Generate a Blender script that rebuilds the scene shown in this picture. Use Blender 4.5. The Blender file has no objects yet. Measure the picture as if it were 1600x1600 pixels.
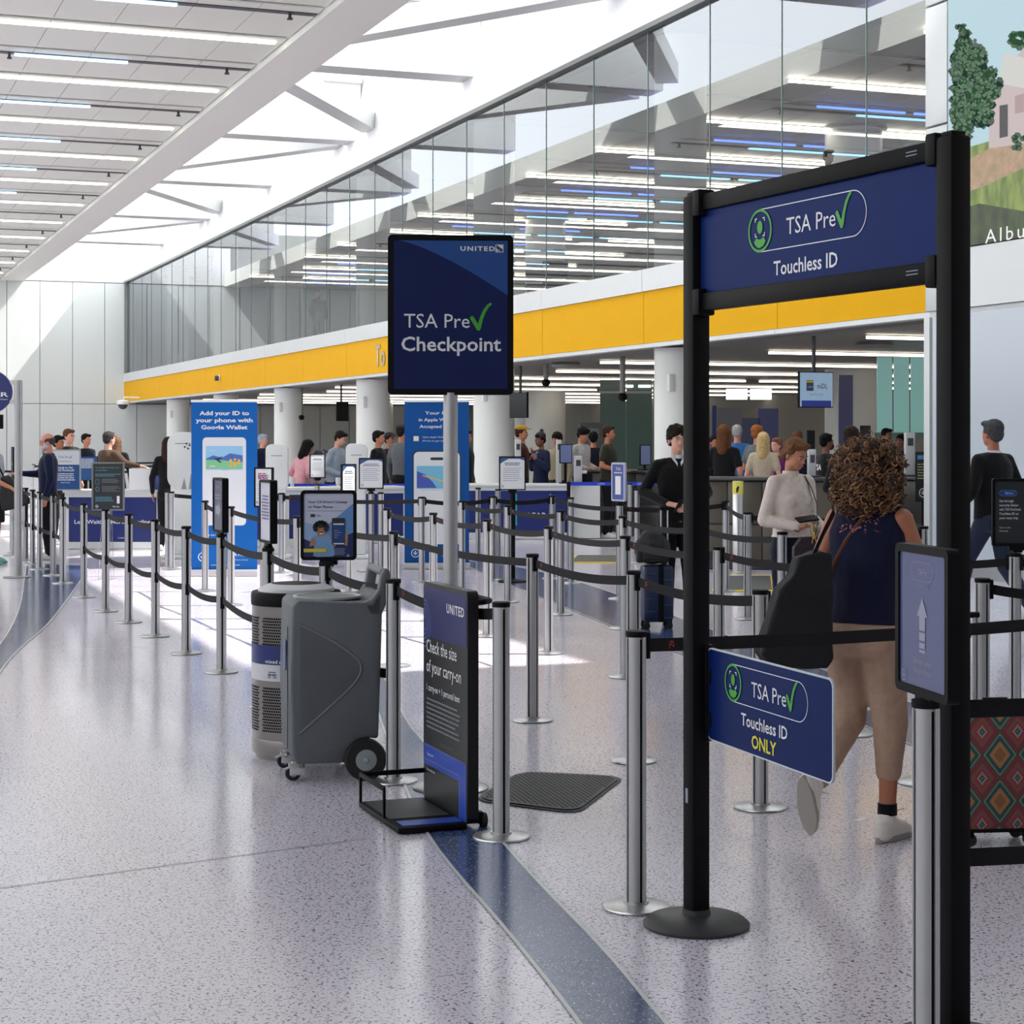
import bpy, bmesh, math, random
from math import sin, cos, pi, radians, atan2, hypot, sqrt
from mathutils import Vector, Matrix
random.seed(7)
scn = bpy.context.scene
COL = scn.collection

# ---------------------------------------------------------------- camera, sky, sun, exposure
F = 2870.0            # focal length in pixels of the 1600 px frame
EYE = 1.68
ANG = radians(20.97)  # the hall axis (+Y) lies this far left of the viewing direction
SA, CA = sin(ANG), cos(ANG)
HOR = 683.0
cam_d = bpy.data.cameras.new('camera'); cam = bpy.data.objects.new('camera', cam_d); COL.objects.link(cam)
cam.location = (0, 0, EYE); cam.rotation_euler = (pi/2, 0, -ANG)
cam_d.sensor_width = 36; cam_d.sensor_fit = 'HORIZONTAL'; cam_d.lens = F/1600*36
cam_d.shift_y = -(800-HOR)/1600; cam_d.clip_end = 400
scn.camera = cam

world = bpy.data.worlds.new('sky'); scn.world = world; world.use_nodes = True
wn = world.node_tree.nodes; wl = world.node_tree.links
bg = wn['Background']; bg.inputs['Color'].default_value = (0.93, 0.97, 1.0, 1); bg.inputs['Strength'].default_value = 3.3

sun_d = bpy.data.lights.new('sun', 'SUN'); sun = bpy.data.objects.new('sun', sun_d); COL.objects.link(sun)
sun_d.energy = 8.5; sun_d.angle = radians(0.6); sun_d.color = (1, .965, .90)
sun_dir = Vector((-.74, .24, -1.0)).normalized()
sun.rotation_euler = sun_dir.to_track_quat('-Z', 'Y').to_euler(); sun.location = (30, 0, 40)

def area(name, loc, rot, sx, sy, energy, color):
    l = bpy.data.lights.new(name, 'AREA'); o = bpy.data.objects.new(name, l); COL.objects.link(o)
    l.shape = 'RECTANGLE'; l.size = sx; l.size_y = sy; l.energy = energy; l.color = color
    o.location = loc; o.rotation_euler = rot
    return o

vs = scn.view_settings
vs.view_transform = 'Standard'; vs.look = 'None'; vs.gamma = 1; vs.use_curve_mapping = False
vs.exposure = 0.05
scn.cycles.max_bounces = 7; scn.cycles.diffuse_bounces = 4; scn.cycles.glossy_bounces = 4
scn.cycles.transparent_max_bounces = 24; scn.cycles.caustics_reflective = False; scn.cycles.caustics_refractive = False
scn.cycles.sample_clamp_indirect = 6; scn.cycles.use_denoising = True

# ---------------------------------------------------------------- placement helpers
def P(d, l, z=0.0):                 # d metres ahead of the viewer, l metres to the right
    return Vector((d*SA + l*CA, d*CA - l*SA, z))
def at(px, d, z=0.0):               # a picture column at depth d
    return P(d, (px-800)/F*d, z)
def ground(px, py):                 # floor point seen at that pixel
    return at(px, F*EYE/(py-HOR))
def hz(py, d):                      # height seen at that picture row at depth d
    return EYE - (py-HOR)*d/F

# ---------------------------------------------------------------- materials
MATS = {}
def M(name, col=(.5,.5,.5), rough=.5, metal=0.0, emit=0.0, alpha=1.0, noise=0.0, scale=40, bump=0.0, spec=.5, coat=0.0, sheen=0.0):
    if name in MATS: return MATS[name]
    m = bpy.data.materials.new(name); m.use_nodes = True
    nt = m.node_tree; b = nt.nodes['Principled BSDF']
    b.inputs['Base Color'].default_value = (*col, 1); b.inputs['Roughness'].default_value = rough
    b.inputs['Metallic'].default_value = metal; b.inputs['Specular IOR Level'].default_value = spec
    b.inputs['Coat Weight'].default_value = coat; b.inputs['Sheen Weight'].default_value = sheen
    if emit:
        b.inputs['Emission Color'].default_value = (*col, 1); b.inputs['Emission Strength'].default_value = emit
    if noise or bump:
        tc = nt.nodes.new('ShaderNodeTexCoord'); n = nt.nodes.new('ShaderNodeTexNoise')
        n.inputs['Scale'].default_value = scale; n.inputs['Detail'].default_value = 4
        nt.links.new(tc.outputs['Object'], n.inputs['Vector'])
        if noise:
            r = nt.nodes.new('ShaderNodeMapRange'); r.inputs['To Min'].default_value = 1-noise; r.inputs['To Max'].default_value = 1+noise
            r.inputs['From Min'].default_value = .25; r.inputs['From Max'].default_value = .75
            nt.links.new(n.outputs['Fac'], r.inputs['Value'])
            v = nt.nodes.new('ShaderNodeVectorMath'); v.operation = 'SCALE'; v.inputs[0].default_value = col
            nt.links.new(r.outputs['Result'], v.inputs['Scale']); nt.links.new(v.outputs['Vector'], b.inputs['Base Color'])
        if bump:
            bp = nt.nodes.new('ShaderNodeBump'); bp.inputs['Strength'].default_value = bump; bp.inputs['Distance'].default_value = .01
            nt.links.new(n.outputs['Fac'], bp.inputs['Height']); nt.links.new(bp.outputs['Normal'], b.inputs['Normal'])
    MATS[name] = m
    return m
def lin(r, g, b):                   # sRGB 0-255 -> linear
    f = lambda c: (c/255/12.92) if c <= 10 else ((c/255+.055)/1.055)**2.4
    return (f(r), f(g), f(b))
def glass_mat(name, tint=(.93,.97,.95), ior=1.5):
    if name in MATS: return MATS[name]
    m = bpy.data.materials.new(name); m.use_nodes = True; nt = m.node_tree; nt.nodes.clear()
    o = nt.nodes.new('ShaderNodeOutputMaterial'); mx = nt.nodes.new('ShaderNodeMixShader')
    t = nt.nodes.new('ShaderNodeBsdfTransparent'); t.inputs['Color'].default_value = (*tint, 1)
    g = nt.nodes.new('ShaderNodeBsdfGlossy'); g.inputs['Roughness'].default_value = .0; g.inputs['Color'].default_value = (.92,.95,1,1)
    fr = nt.nodes.new('ShaderNodeFresnel'); fr.inputs['IOR'].default_value = ior
    nt.links.new(fr.outputs[0], mx.inputs[0]); nt.links.new(t.outputs[0], mx.inputs[1]); nt.links.new(g.outputs[0], mx.inputs[2])
    nt.links.new(mx.outputs[0], o.inputs[0]); MATS[name] = m
    return m

# ---------------------------------------------------------------- mesh builder
class MB:
    def __init__(s): s.v = []; s.f = []; s.m = []; s.cm = 0
    def mat(s, i): s.cm = i; return s
    def add(s, vs, fs):
        k = len(s.v); s.v += [tuple(v) for v in vs]; s.f += [tuple(i+k for i in f) for f in fs]; s.m += [s.cm]*len(fs); return s
    def box(s, c, size, rot=0.0, tilt=None):
        x, y, z = size[0]/2, size[1]/2, size[2]/2
        vs = [Vector((a*x, b*y, e*z)) for e in (-1,1) for b in (-1,1) for a in (-1,1)]
        R = Matrix.Rotation(rot, 3, 'Z')
        if tilt: R = R @ tilt
        vs = [R @ v + Vector(c) for v in vs]
        return s.add(vs, [(0,2,3,1),(4,5,7,6),(0,1,5,4),(2,6,7,3),(0,4,6,2),(1,3,7,5)])
    def lathe(s, prof, c=(0,0,0), n=24, axis='Z'):
        vs = []; fs = []
        for r, z in prof:
            for i in range(n):
                a = 2*pi*i/n; p = Vector((r*cos(a), r*sin(a), z))
                if axis == 'X': p = Vector((p.z, p.x, p.y))
                if axis == 'Y': p = Vector((p.x, p.z, p.y))
                vs.append(p + Vector(c))
        for j in range(len(prof)-1):
            for i in range(n):
                a = j*n+i; b = j*n+(i+1)%n; fs.append((a, b, b+n, a+n))
        fs.append(tuple(range(n-1, -1, -1))); k = (len(prof)-1)*n; fs.append(tuple(range(k, k+n)))
        if axis == 'Y': fs = [tuple(reversed(f)) for f in fs]
        return s.add(vs, fs)
    def cyl(s, r, z0, z1, c=(0,0,0), n=24, axis='Z'): return s.lathe([(r, z0), (r, z1)], c, n, axis)
    def prism(s, pts, y0, y1):      # polygon in local XZ, extruded along Y (front at y0)
        n = len(pts)
        vs = [(x, y0, z) for x, z in pts] + [(x, y1, z) for x, z in pts]
        fs = [tuple(range(n)), tuple(range(2*n-1, n-1, -1))] + [(i, i+n, (i+1)%n+n, (i+1)%n) for i in range(n)]
        return s.add(vs, fs)
    def flat(s, pts, y):            # thin print: polygon in local XZ
        return s.add([(x, y, z) for x, z in pts], [tuple(range(len(pts)))])
    def slab(s, pts, z0, z1):       # polygon in XY extruded along Z
        n = len(pts)
        vs = [(x, y, z0) for x, y in pts] + [(x, y, z1) for x, y in pts]
        fs = [tuple(range(n-1,-1,-1)), tuple(range(n, 2*n))] + [(i, (i+1)%n, (i+1)%n+n, i+n) for i in range(n)]
        return s.add(vs, fs)
    def tube(s, pts, r, n=8, cap=True, flat=1.0):
        pts = [Vector(p) for p in pts]; rs = r if isinstance(r, (list, tuple)) else [r]*len(pts)
        up = None; vs = []; fs = []
        for i, p in enumerate(pts):
            t = (pts[min(i+1, len(pts)-1)] - pts[max(i-1, 0)])
            t = t.normalized() if t.length > 1e-9 else Vector((0,0,1))
            if up is None: up = t.orthogonal().normalized()
            up = (up - t*up.dot(t)); up = up.normalized() if up.length > 1e-6 else t.orthogonal().normalized()
            w = t.cross(up)
            for k in range(n):
                a = 2*pi*k/n; vs.append(p + (up*cos(a) + w*sin(a)*flat)*rs[i])
        for i in range(len(pts)-1):
            for k in range(n):
                a = i*n+k; b = i*n+(k+1)%n; fs.append((a, b, b+n, a+n))
        if cap:
            fs.append(tuple(range(n-1,-1,-1))); q = (len(pts)-1)*n; fs.append(tuple(range(q, q+n)))
        return s.add(vs, fs)
    def ball(s, c, rx, ry=None, rz=None, n=12, m=8, rot=None):
        ry = ry or rx; rz = rz or rx; vs = []; fs = []; c = Vector(c)
        for j in range(1, m):
            t = pi*j/m
            for i in range(n):
                a = 2*pi*i/n; vs.append(Vector((rx*sin(t)*cos(a), ry*sin(t)*sin(a), rz*cos(t))))
        vs += [Vector((0,0,rz)), Vector((0,0,-rz))]; top = len(vs)-2; bot = top+1
        for j in range(m-2):
            for i in range(n):
                a = j*n+i; b = j*n+(i+1)%n; fs.append((a, a+n, b+n, b))
        for i in range(n):
            fs.append((top, i, (i+1)%n)); k = (m-2)*n; fs.append((bot, k+(i+1)%n, k+i))
        if rot: vs = [rot @ v for v in vs]
        return s.add([v+c for v in vs], fs)
    def cap(s, a, b, ra, rb, n=10):  # tapered capsule
        a, b = Vector(a), Vector(b); s.ball(a, ra, n=n, m=6); s.ball(b, rb, n=n, m=6)
        if (b-a).length > 1e-5: s.tube([a, b], [ra, rb], n=n)
        return s
    def mesh(s, name, mats, smooth=True, angle=35, bevel=0.0, weld=False):
        me = bpy.data.meshes.new(name); me.from_pydata(s.v, [], s.f)
        mats = mats if isinstance(mats, (list, tuple)) else [mats]
        for m in mats: me.materials.append(m)
        if len(mats) > 1: me.polygons.foreach_set('material_index', s.m)
        if bevel or weld:
            bm = bmesh.new(); bm.from_mesh(me)
            if bevel:
                es = [e for e in bm.edges if len(e.link_faces) == 2 and e.calc_face_angle(0) > .6]
                bmesh.ops.bevel(bm, geom=es, offset=bevel, segments=2, profile=.5, affect='EDGES', clamp_overlap=True)
            bm.to_mesh(me); bm.free()
        if smooth:
            me.shade_smooth(); me.set_sharp_from_angle(angle=radians(angle))
        me.update(); return me
    def obj(s, name, mats, parent=None, **k):
        return link(name, s.mesh(name, mats, **k), parent)

def link(name, me, parent=None, loc=None, rz=None):
    o = bpy.data.objects.new(name, me); COL.objects.link(o)
    if parent is not None: o.parent = parent
    if loc is not None: o.location = loc
    if rz is not None: o.rotation_euler = (0, 0, rz)
    return o
def tag(o, label=None, cat=None, group=None, kind=None):
    if label: o['label'] = label
    if cat: o['category'] = cat
    if group: o['group'] = group
    if kind: o['kind'] = kind
    return o
def thing(name, label, cat, loc=(0,0,0), rz=0.0, group=None, kind=None):
    o = bpy.data.objects.new(name, None); COL.objects.link(o); o.empty_display_size = .1
    o.location = loc; o.rotation_euler = (0, 0, rz)
    return tag(o, label, cat, group, kind)
def struct(name, label, cat, loc=(0,0,0), rz=0.0): return thing(name, label, cat, loc, rz, None, 'structure')
def copy_tree(o, parent=None):
    c = o.copy(); COL.objects.link(c); c.parent = parent
    for ch in o.children: copy_tree(ch, c)
    return c
def rrect(w, h, r, cx=0, cz=0, n=6):
    pts = []
    for sx, sz, a0 in ((1,-1,-90), (1,1,0), (-1,1,90), (-1,-1,180)):
        for i in range(n+1):
            a = radians(a0 + 90*i/n); pts.append((cx + sx*(w/2-r) + r*cos(a), cz + sz*(h/2-r) + r*sin(a)))
    return pts
def ellipse(rx, rz, cx=0, cz=0, n=28): return [(cx + rx*cos(2*pi*i/n), cz + rz*sin(2*pi*i/n)) for i in range(n)]

white = M('white paint', (.86,.87,.86), .45)
black = M('black plastic', (.006,.006,.007), .55, spec=.12)
dark = M('dark grey', (.05,.05,.055), .5)
steel = M('satin aluminium', (.50,.50,.515), .42, .55, noise=.04, scale=6)
chrome = M('chrome', (.75,.76,.78), .12, 1.0)
navy = M('navy print', lin(22,38,88), .42)
ink = M('white lettering', (.78,.79,.83), .5)
inkb = M('black lettering', (.02,.02,.03), .5)
green = M('check green', lin(62,160,42), .5)
yellow_ink = M('yellow lettering', lin(225,215,50), .5)
grey_ink = M('pale grey lettering', lin(150,155,175), .5)
# ================================================================ THE HALL
def noise_ramp(nt, scale, lo, hi, vec, detail=2, kind='ShaderNodeTexNoise'):
    n = nt.nodes.new(kind); n.inputs['Scale'].default_value = scale
    if kind == 'ShaderNodeTexNoise': n.inputs['Detail'].default_value = detail
    nt.links.new(vec, n.inputs['Vector']); r = nt.nodes.new('ShaderNodeMapRange')
    r.inputs['From Min'].default_value = lo; r.inputs['From Max'].default_value = hi
    nt.links.new(n.outputs['Fac' if kind == 'ShaderNodeTexNoise' else 'Distance'], r.inputs['Value'])
    return r.outputs['Result']
def terrazzo(name, base, chips, rough=.22):
    m = bpy.data.materials.new(name); m.use_nodes = True; nt = m.node_tree; b = nt.nodes['Principled BSDF']
    tc = nt.nodes.new('ShaderNodeTexCoord'); vec = tc.outputs['Object']
    cur = None
    col = nt.nodes.new('ShaderNodeRGB'); col.outputs[0].default_value = (*base, 1); cur = col.outputs[0]
    cloud = noise_ramp(nt, .9, .3, .7, vec, 3)
    for i, (scale, lo, hi, c) in enumerate(chips):
        fac = noise_ramp(nt, scale, lo, hi, vec, 1.5)
        mx = nt.nodes.new('ShaderNodeMix'); mx.data_type = 'RGBA'
        nt.links.new(fac, mx.inputs['Factor']); nt.links.new(cur, mx.inputs['A']); mx.inputs['B'].default_value = (*c, 1)
        cur = mx.outputs['Result']
    nt.links.new(cur, b.inputs['Base Color'])
    rr = nt.nodes.new('ShaderNodeMapRange'); rr.inputs['To Min'].default_value = rough*.85; rr.inputs['To Max'].default_value = rough*1.2
    nt.links.new(cloud, rr.inputs['Value']); nt.links.new(rr.outputs['Result'], b.inputs['Roughness'])
    b.inputs['Specular IOR Level'].default_value = .55
    MATS[name] = m; return m
floor_m = terrazzo('pale terrazzo', lin(222,215,229), [(85, .59, .63, lin(120,118,132)), (60, .635, .665, lin(62,68,92)), (140, .66, .70, lin(245,245,245))], .16)  # lavender in the floor's base colour stands in for violet light falling on it
band_m = terrazzo('blue terrazzo', lin(58,76,122), [(75, .60, .66, lin(30,40,75)), (140, .66, .70, lin(190,200,215))], .16)
strip_m = M('pale divider strip', lin(200,205,205), .3)
metal_pan = M('pale metal panel', lin(214,217,218), .35, .15, noise=.02, scale=.8)
wall_pan = M('grey glass wall panel', lin(216,221,219), .22, .0, noise=.02, scale=.5)
soffit_m = M('ceiling paint', lin(232,233,226), .55)
plank_m = M('ceiling metal plank', lin(226,228,219), .5)
joint_m = M('joint shadow gap', lin(165,166,164), .7)
white_w = M('white plaster', (.84,.84,.83), .6); beam_m = M('beam paint', (.60,.61,.60), .6)
yellow = M('yellow glass panel', (.80,.42,.002), .55, spec=.08, noise=.02, scale=1.5)
warm_lamp = M('warm white lamp', (1, .93, .80), .5, emit=7.0)
int_lamp = M('interior white lamp', (1, .92, .80), .5, emit=11.0)
blue_lamp = M('pale blue lamp', (.35, .68, 1.0), .5, emit=5.0)
deep_lamp = M('blue lamp', (.08, .17, 1.0), .5, emit=3.0)
purple_lamp = M('violet cove lamp', (.30, .22, 1.0), .5, emit=5.0)
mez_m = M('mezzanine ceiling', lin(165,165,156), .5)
glass = glass_mat('window glass', (.95,.98,.96), 2.7)
XW, Z0, Z1, ZT = 15.0, 3.4, 4.86, 9.5      # facade plane, soffit, mezzanine floor, glass top
YN, YF = 22.4, 94.0

# floor and its inlaid bands
fl = MB().box((8, 42, -.1), (56, 116, .2)).obj('floor', floor_m); tag(fl, 'pale speckled terrazzo floor of the terminal hall', 'floor', kind='structure')
def catmull(pts, n=6):
    out = []; P_ = [pts[0]] + list(pts) + [pts[-1]]
    for i in range(1, len(P_)-2):
        for k in range(n):
            t = k/n; a, b, c, e = [Vector(p) for p in P_[i-1:i+3]]
            out.append(.5*((2*b) + (-a+c)*t + (2*a-5*b+4*c-e)*t*t + (-a+3*b-3*c+e)*t**3))
    out.append(Vector(pts[-1])); return out
def band(name, label, left, right, z=.004):
    L = catmull([ground(*p).to_2d() if p[1] > 100 else Vector(p) for p in left]); R = catmull([ground(*p).to_2d() if p[1] > 100 else Vector(p) for p in right])
    n = min(len(L), len(R)); vs = [(p.x, p.y, z) for p in L[:n]] + [(p.x, p.y, z) for p in R[:n]]
    fs = [(i, i+n, i+n+1, i+1) for i in range(n-1)]
    b = MB(); b.v = vs; b.f = fs; b.m = [0]*len(fs)
    e = MB()
    for side in (L, R):
        for i in range(n-1):
            a, c = side[i], side[i+1]; t = (c-a).normalized(); w = Vector((-t.y, t.x))*.007
            e.add([(a.x-w.x, a.y-w.y, z+.001), (c.x-w.x, c.y-w.y, z+.001), (c.x+w.x, c.y+w.y, z+.001), (a.x+w.x, a.y+w.y, z+.001)], [(0,1,2,3)])
    o = b.obj(name, band_m, smooth=False); tag(o, label, 'floor inlay', kind='structure'); e.obj('divider_strip', strip_m, o, smooth=False)
band('floor_band', 'blue terrazzo band running from the bag sizer to the bottom of the picture',
     [(560,1005),(588,1105),(615,1180),(668,1304),(800,1465),(905,1600),(1120,1900)],
     [(575,1005),(629,1115),(666,1165),(794,1327),(940,1482),(1040,1600),(1300,1900)])
band('floor_band', 'blue terrazzo band crossing the queue lanes behind the suitcase traveller',
     [(690,868),(800,915),(900,956),(1072,1025),(1240,1090),(1425,1165),(1590,1232),(1900,1360)],
     [(720,868),(840,893),(940,921),(1072,970),(1240,1030),(1405,1092),(1590,1160),(1900,1280)])
band('floor_band', 'blue terrazzo band curving along the left end of the queue',
     [(-200,1130),(-60,1070),(5,1000),(30,950),(38,905),(42,880)],
     [(-200,1260),(-60,1130),(20,1025),(75,975),(117,920),(140,885)])
jt = MB()
for a, b_ in (((0,1388),(560,1312)), ((-50,1022),(420,1003))):
    a, b_ = ground(*a), ground(*b_); t = (b_-a).normalized(); w = Vector((-t.y, t.x, 0))*.004
    jt.add([a-w+Vector((0,0,.002)), b_-w+Vector((0,0,.002)), b_+w+Vector((0,0,.002)), a+w+Vector((0,0,.002))], [(0,1,2,3)])
jt.obj('floor_joint', M('floor joint', lin(175,172,180), .4), fl, smooth=False)

# back wall with its separate panels
wb = struct('wall_back', 'tall grey panelled end wall of the hall', 'wall', (0, YF, 0))
MB().box((9, .25, 6), (50, .3, 12.5)).obj('wall_core', joint_m, wb)
rows = [(0.0, 3.34), (3.37, 9.46)]; x = -6.0; pan = {}
for r0, r1 in rows:
    pan[(r0, r1)] = MB().box((0, 0, (r1-r0)/2), (1.57, .06, r1-r0)).mesh('wall_panel', wall_pan)
k = 0
while x < 33:
    for r0, r1 in rows:
        if x > 15.2 and r0 > 3: continue
        link('wall_panel', pan[(r0, r1)], wb, (x, .05 + .004*(k % 3), r0))
    x += 1.6; k += 1
for nm, lab, c, s_ in (('wall_left', 'left side wall below the window band', (-16.2, 42, 2.0), (.3, 116, 4.0)),
                       ('wall_front', 'wall behind the viewer', (9, -12, 5), (50, .3, 10)),
                       ('wall_right', 'rear wall of the check-in area behind the columns', (36, 42, 5), (.3, 116, 10))):
    o = MB().box(c, s_).obj(nm, M('painted wall', lin(150,150,142), .6)); tag(o, lab, 'wall', kind='structure')
# daylight window band at the left
wl_ = struct('window_1', 'long kerbside window band on the left', 'window')
fr = MB()
for k in range(24): fr.box((-16, -12+k*4.6, 6.7), (.12, .1, 5.5))
for z in (4.0, 9.4): fr.box((-16, 42, z), (.14, 110, .1))
fr.obj('mullions', white, wl_)

# left ceiling with planks, white lamps, dark slots with blue lamps
XS = 10.0
ce = struct('ceiling', 'pale plank ceiling over the left side of the hall', 'ceiling')
MB().box((-3.6, 41, 9.75), (25.0, 106, .3)).obj('ceiling_slab', plank_m, ce)
edge = MB(); edge.box((9.45, 41, 9.62), (1.1, 106, .36)); edge.box((9.98, 41, 9.78), (.06, 106, .66)); edge.obj('ceiling_edge', soffit_m, ce)
MB().box((9.75, 52, 10.14), (.08, 84, .06)).obj('cove_lamp', purple_lamp, ce)
pw, y0 = 1.14, 30.55
plank = MB().box((0, 0, 0), (pw-.012, 2.50, .03)).mesh('ceiling_plank', plank_m)
plank2 = MB().box((0, 0, 0), (6.8, 2.50, .04)).mesh('ceiling_plank', plank_m)
for k in range(23):
    yc = y0 - .6 + k*2.75
    for j in range(7): link('ceiling_plank', plank, ce, (8.86 - pw/2 - j*pw, yc+1.375-.02, 9.575))
lampm = MB().box((0, 0, 0), (24.0, .16, .05)).mesh('white_lamp', warm_lamp)
slotm = MB().box((0, 0, 0), (24.0, .20, .03)).mesh('dark_slot', dark)
blm = MB().box((0, 0, 0), (2.3, .09, .06)).mesh('blue_lamp', blue_lamp)
nozm = MB().cyl(.03, -.1, 0).box((0,0,-.1), (.09,.09,.03)).mesh('sprinkler', dark)
tag(ce, kind='structure')
for k in range(-4, 11):
    yw, ysl = 35.9+5.5*k, 33.3+5.5*k
    if yw < YF: link('white_lamp', lampm, ce, (8.7-12, yw, 9.55))
    if ysl < YF:
        link('dark_slot', slotm, ce, (8.85-12, ysl, 9.558))
        for j in range(3): link('blue_lamp', blm, ce, (6.25-1.15-2.62*j, ysl, 9.53))
        link('sprinkler', nozm, ce, (8.35, ysl, 9.54)); link('sprinkler', nozm, ce, (3.85, ysl, 9.54))
# solid roof over the near end, where no skylight is
rf = MB().box((19, -1.5, 10.6), (20, 23, .3)).obj('ceiling', soffit_m); tag(rf, 'solid roof over the near end of the hall', 'ceiling', kind='structure')

# skylight slot: shaft wall, beams, braces
sh = MB(); sh.add([(XW-.02, 10, ZT+.06), (XW-.02, YF, ZT+.06), (XW+.45, YF, 12.6), (XW+.45, 10, 12.6), (XW+.6, 10, ZT+.06), (XW+.6, YF, ZT+.06), (XW+.75, YF, 12.6), (XW+.75, 10, 12.6)],
                  [(0,3,2,1), (4,5,6,7), (3,7,6,2), (0,1,5,4), (0,4,7,3), (1,2,6,5)])
o = sh.obj('wall_skylight', white_w, smooth=False); tag(o, 'white sloping upper wall of the skylight slot', 'wall', kind='structure')
o = MB().box((12.6, YF+.1, 11.2), (5.8, .2, 3.4)).obj('wall_skylight_end', white_w); tag(o, 'white end wall of the skylight slot', 'wall', kind='structure')
beamm = MB().box((12.6, .1, 11.30), (5.4, .85, 1.7)).box((12.6, .5, 12.4), (5.4, 1.9, .5)).mesh('skylight_beam', beam_m)
ys = [21.3+10.4*k for k in range(7)]
for i, y in enumerate(ys):
    o = link('skylight_beam', beamm, None, (0, y+.28, 0)); tag(o, 'white box beam across the skylight slot', 'beam', 'box beams across the skylight', 'structure')
for i, y in enumerate(ys):
    if i % 2 == 0:
        for sgn in (-1, 1):
            j = i + sgn
            if 0 <= j < len(ys):
                a = Vector((10.1, y + .3 + sgn*1.0, 10.75)); c = Vector((15.2, ys[j] - sgn*1.4, 10.75)); v = c-a
                b = MB().box((0, 0, 0), (v.length, .55, .5)).mesh('skylight_brace', beam_m)
                o = link('skylight_brace', b, None, (a+c)/2, atan2(v.y, v.x)); tag(o, 'white diagonal brace between skylight beams', 'brace', 'diagonal braces in the skylight', 'structure')

# facade: fascia panels, glass wall
fa = struct('wall_facade', 'mezzanine front with white band above yellow glass panels', 'wall')
MB().box((XW+.55, (YN+YF)/2, (Z0+Z1)/2+.06), (.8, YF-YN, Z1-Z0-.16)).obj('fascia_core', joint_m, fa)
yp = MB().box((0, 0, 0), (.06, 5.18, .99)).mesh('yellow_panel', yellow)
wp = MB().box((0, 0, 0), (.1, 5.185, .42)).mesh('white_panel', metal_pan)
sp = MB().box((0, 0, 0), (.14, 5.185, .07)).box((.55, 0, .05), (1.1, 5.185, .05)).mesh('soffit_trim', metal_pan)
for k in range(-1, 13):
    yc = 26.8 + 5.2*k + 2.6
    if yc+2.6 > YF+1: break
    for nm, me, xx, zz in (('yellow_panel', yp, XW, Z0+.57), ('white_panel', wp, XW-.02, Z1-.18), ('soffit_trim', sp, XW-.01, Z0+.02)):
        if k == -1: yc2 = 26.8-2.25; o = link(nm, me, fa, (xx, yc2, zz)); o.scale = (1, 4.5/5.2, 1)
        else: link(nm, me, fa, (xx, yc, zz))
gw = struct('window_2', 'mezzanine glass wall of tall frameless panes', 'window')
hg = (ZT-Z1-.02)/2
gp = MB().add([(0, -1.2925, -hg), (0, 1.2925, -hg), (0, 1.2925, hg), (0, -1.2925, hg)], [(3,2,1,0)]).mesh('pane', glass)
jm = MB().box((0, 0, 0), (.024, .014, ZT-Z1-.02)).mesh('joint', M('glass joint', lin(120,140,136), .3))
k = 0; y = YN + (26.8-2.6-YN) - 2.6 + .02
y = 26.8 - 5.2
while y < YF-.2:
    yy = max(y, YN)
    o = link('pane', gp, gw, (XW+.06, (yy+y+2.6)/2, (Z1+ZT)/2)); o.scale = (1, (y+2.6-yy)/2.6, 1)
    if y > YN: link('joint', jm, gw, (XW+.06, y, (Z1+ZT)/2))
    y += 2.6
MB().box((XW+.02, (YN+YF)/2, ZT+.02), (.16, YF-YN, .10)).obj('top_rail', M('dark rail', lin(95,98,96), .35, .5), gw)
MB().box((XW+.02, YF-.3, (Z1+ZT)/2), (.18, .12, ZT-Z1)).obj('end_post', M('grey rail', lin(140,145,142), .35, .5), gw)

# mezzanine and lower level interiors
mz = struct('floor_mezzanine', 'mezzanine floor slab above the check-in area', 'floor')
MB().box((26, 55, Z1-.3), (21, 78, .5)).obj('slab', M('mezzanine floor', lin(150,150,146), .4), mz)
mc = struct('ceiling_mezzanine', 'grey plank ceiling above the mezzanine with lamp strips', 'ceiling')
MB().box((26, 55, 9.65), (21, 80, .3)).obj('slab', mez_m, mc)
mj = MB().box((0, 0, 0), (.02, 78, .012)).mesh('plank_joint', M('pale joint', lin(185,185,178), .5))
for k in range(16): link('plank_joint', mj, mc, (16.6+1.2*k, 55, 9.497))
wm1 = MB().box((0, 0, 0), (8.0, .09, .05)).mesh('white_lamp', int_lamp)
wm3 = MB().box((0, 0, 0), (3.0, .09, .05)).mesh('white_lamp', int_lamp)
dm1 = MB().box((0, 0, 0), (2.4, .05, .05)).mesh('blue_lamp', deep_lamp)
sm1 = MB().box((0, 0, 0), (18.0, .16, .03)).mesh('dark_slot', dark)
for k in range(12):
    y = 29.9 + 5.2*k
    link('white_lamp', wm1, mc, (23.9, y, 9.42)); link('white_lamp', wm3, mc, (31.0, y, 9.42))
    link('dark_slot', sm1, mc, (25.2, y+2.4, 9.49))
    for j in range(2): link('blue_lamp', dm1, mc, (23.2+2.65*j, y+2.4, 9.40))
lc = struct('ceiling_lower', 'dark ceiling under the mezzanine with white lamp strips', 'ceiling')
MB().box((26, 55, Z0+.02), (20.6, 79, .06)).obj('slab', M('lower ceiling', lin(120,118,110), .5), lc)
wm2 = MB().box((0, 0, 0), (9.5, .10, .05)).mesh('white_lamp', M('lower white lamp', (1, .91, .78), .5, emit=5.0))
for k in range(12):
    y = 26.4 + 5.5*k
    link('white_lamp', wm2, lc, (21.2 + (1.2 if k % 2 else 0), y, Z0-.06)); link('white_lamp', wm2, lc, (31.2, y, Z0-.06))
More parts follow.
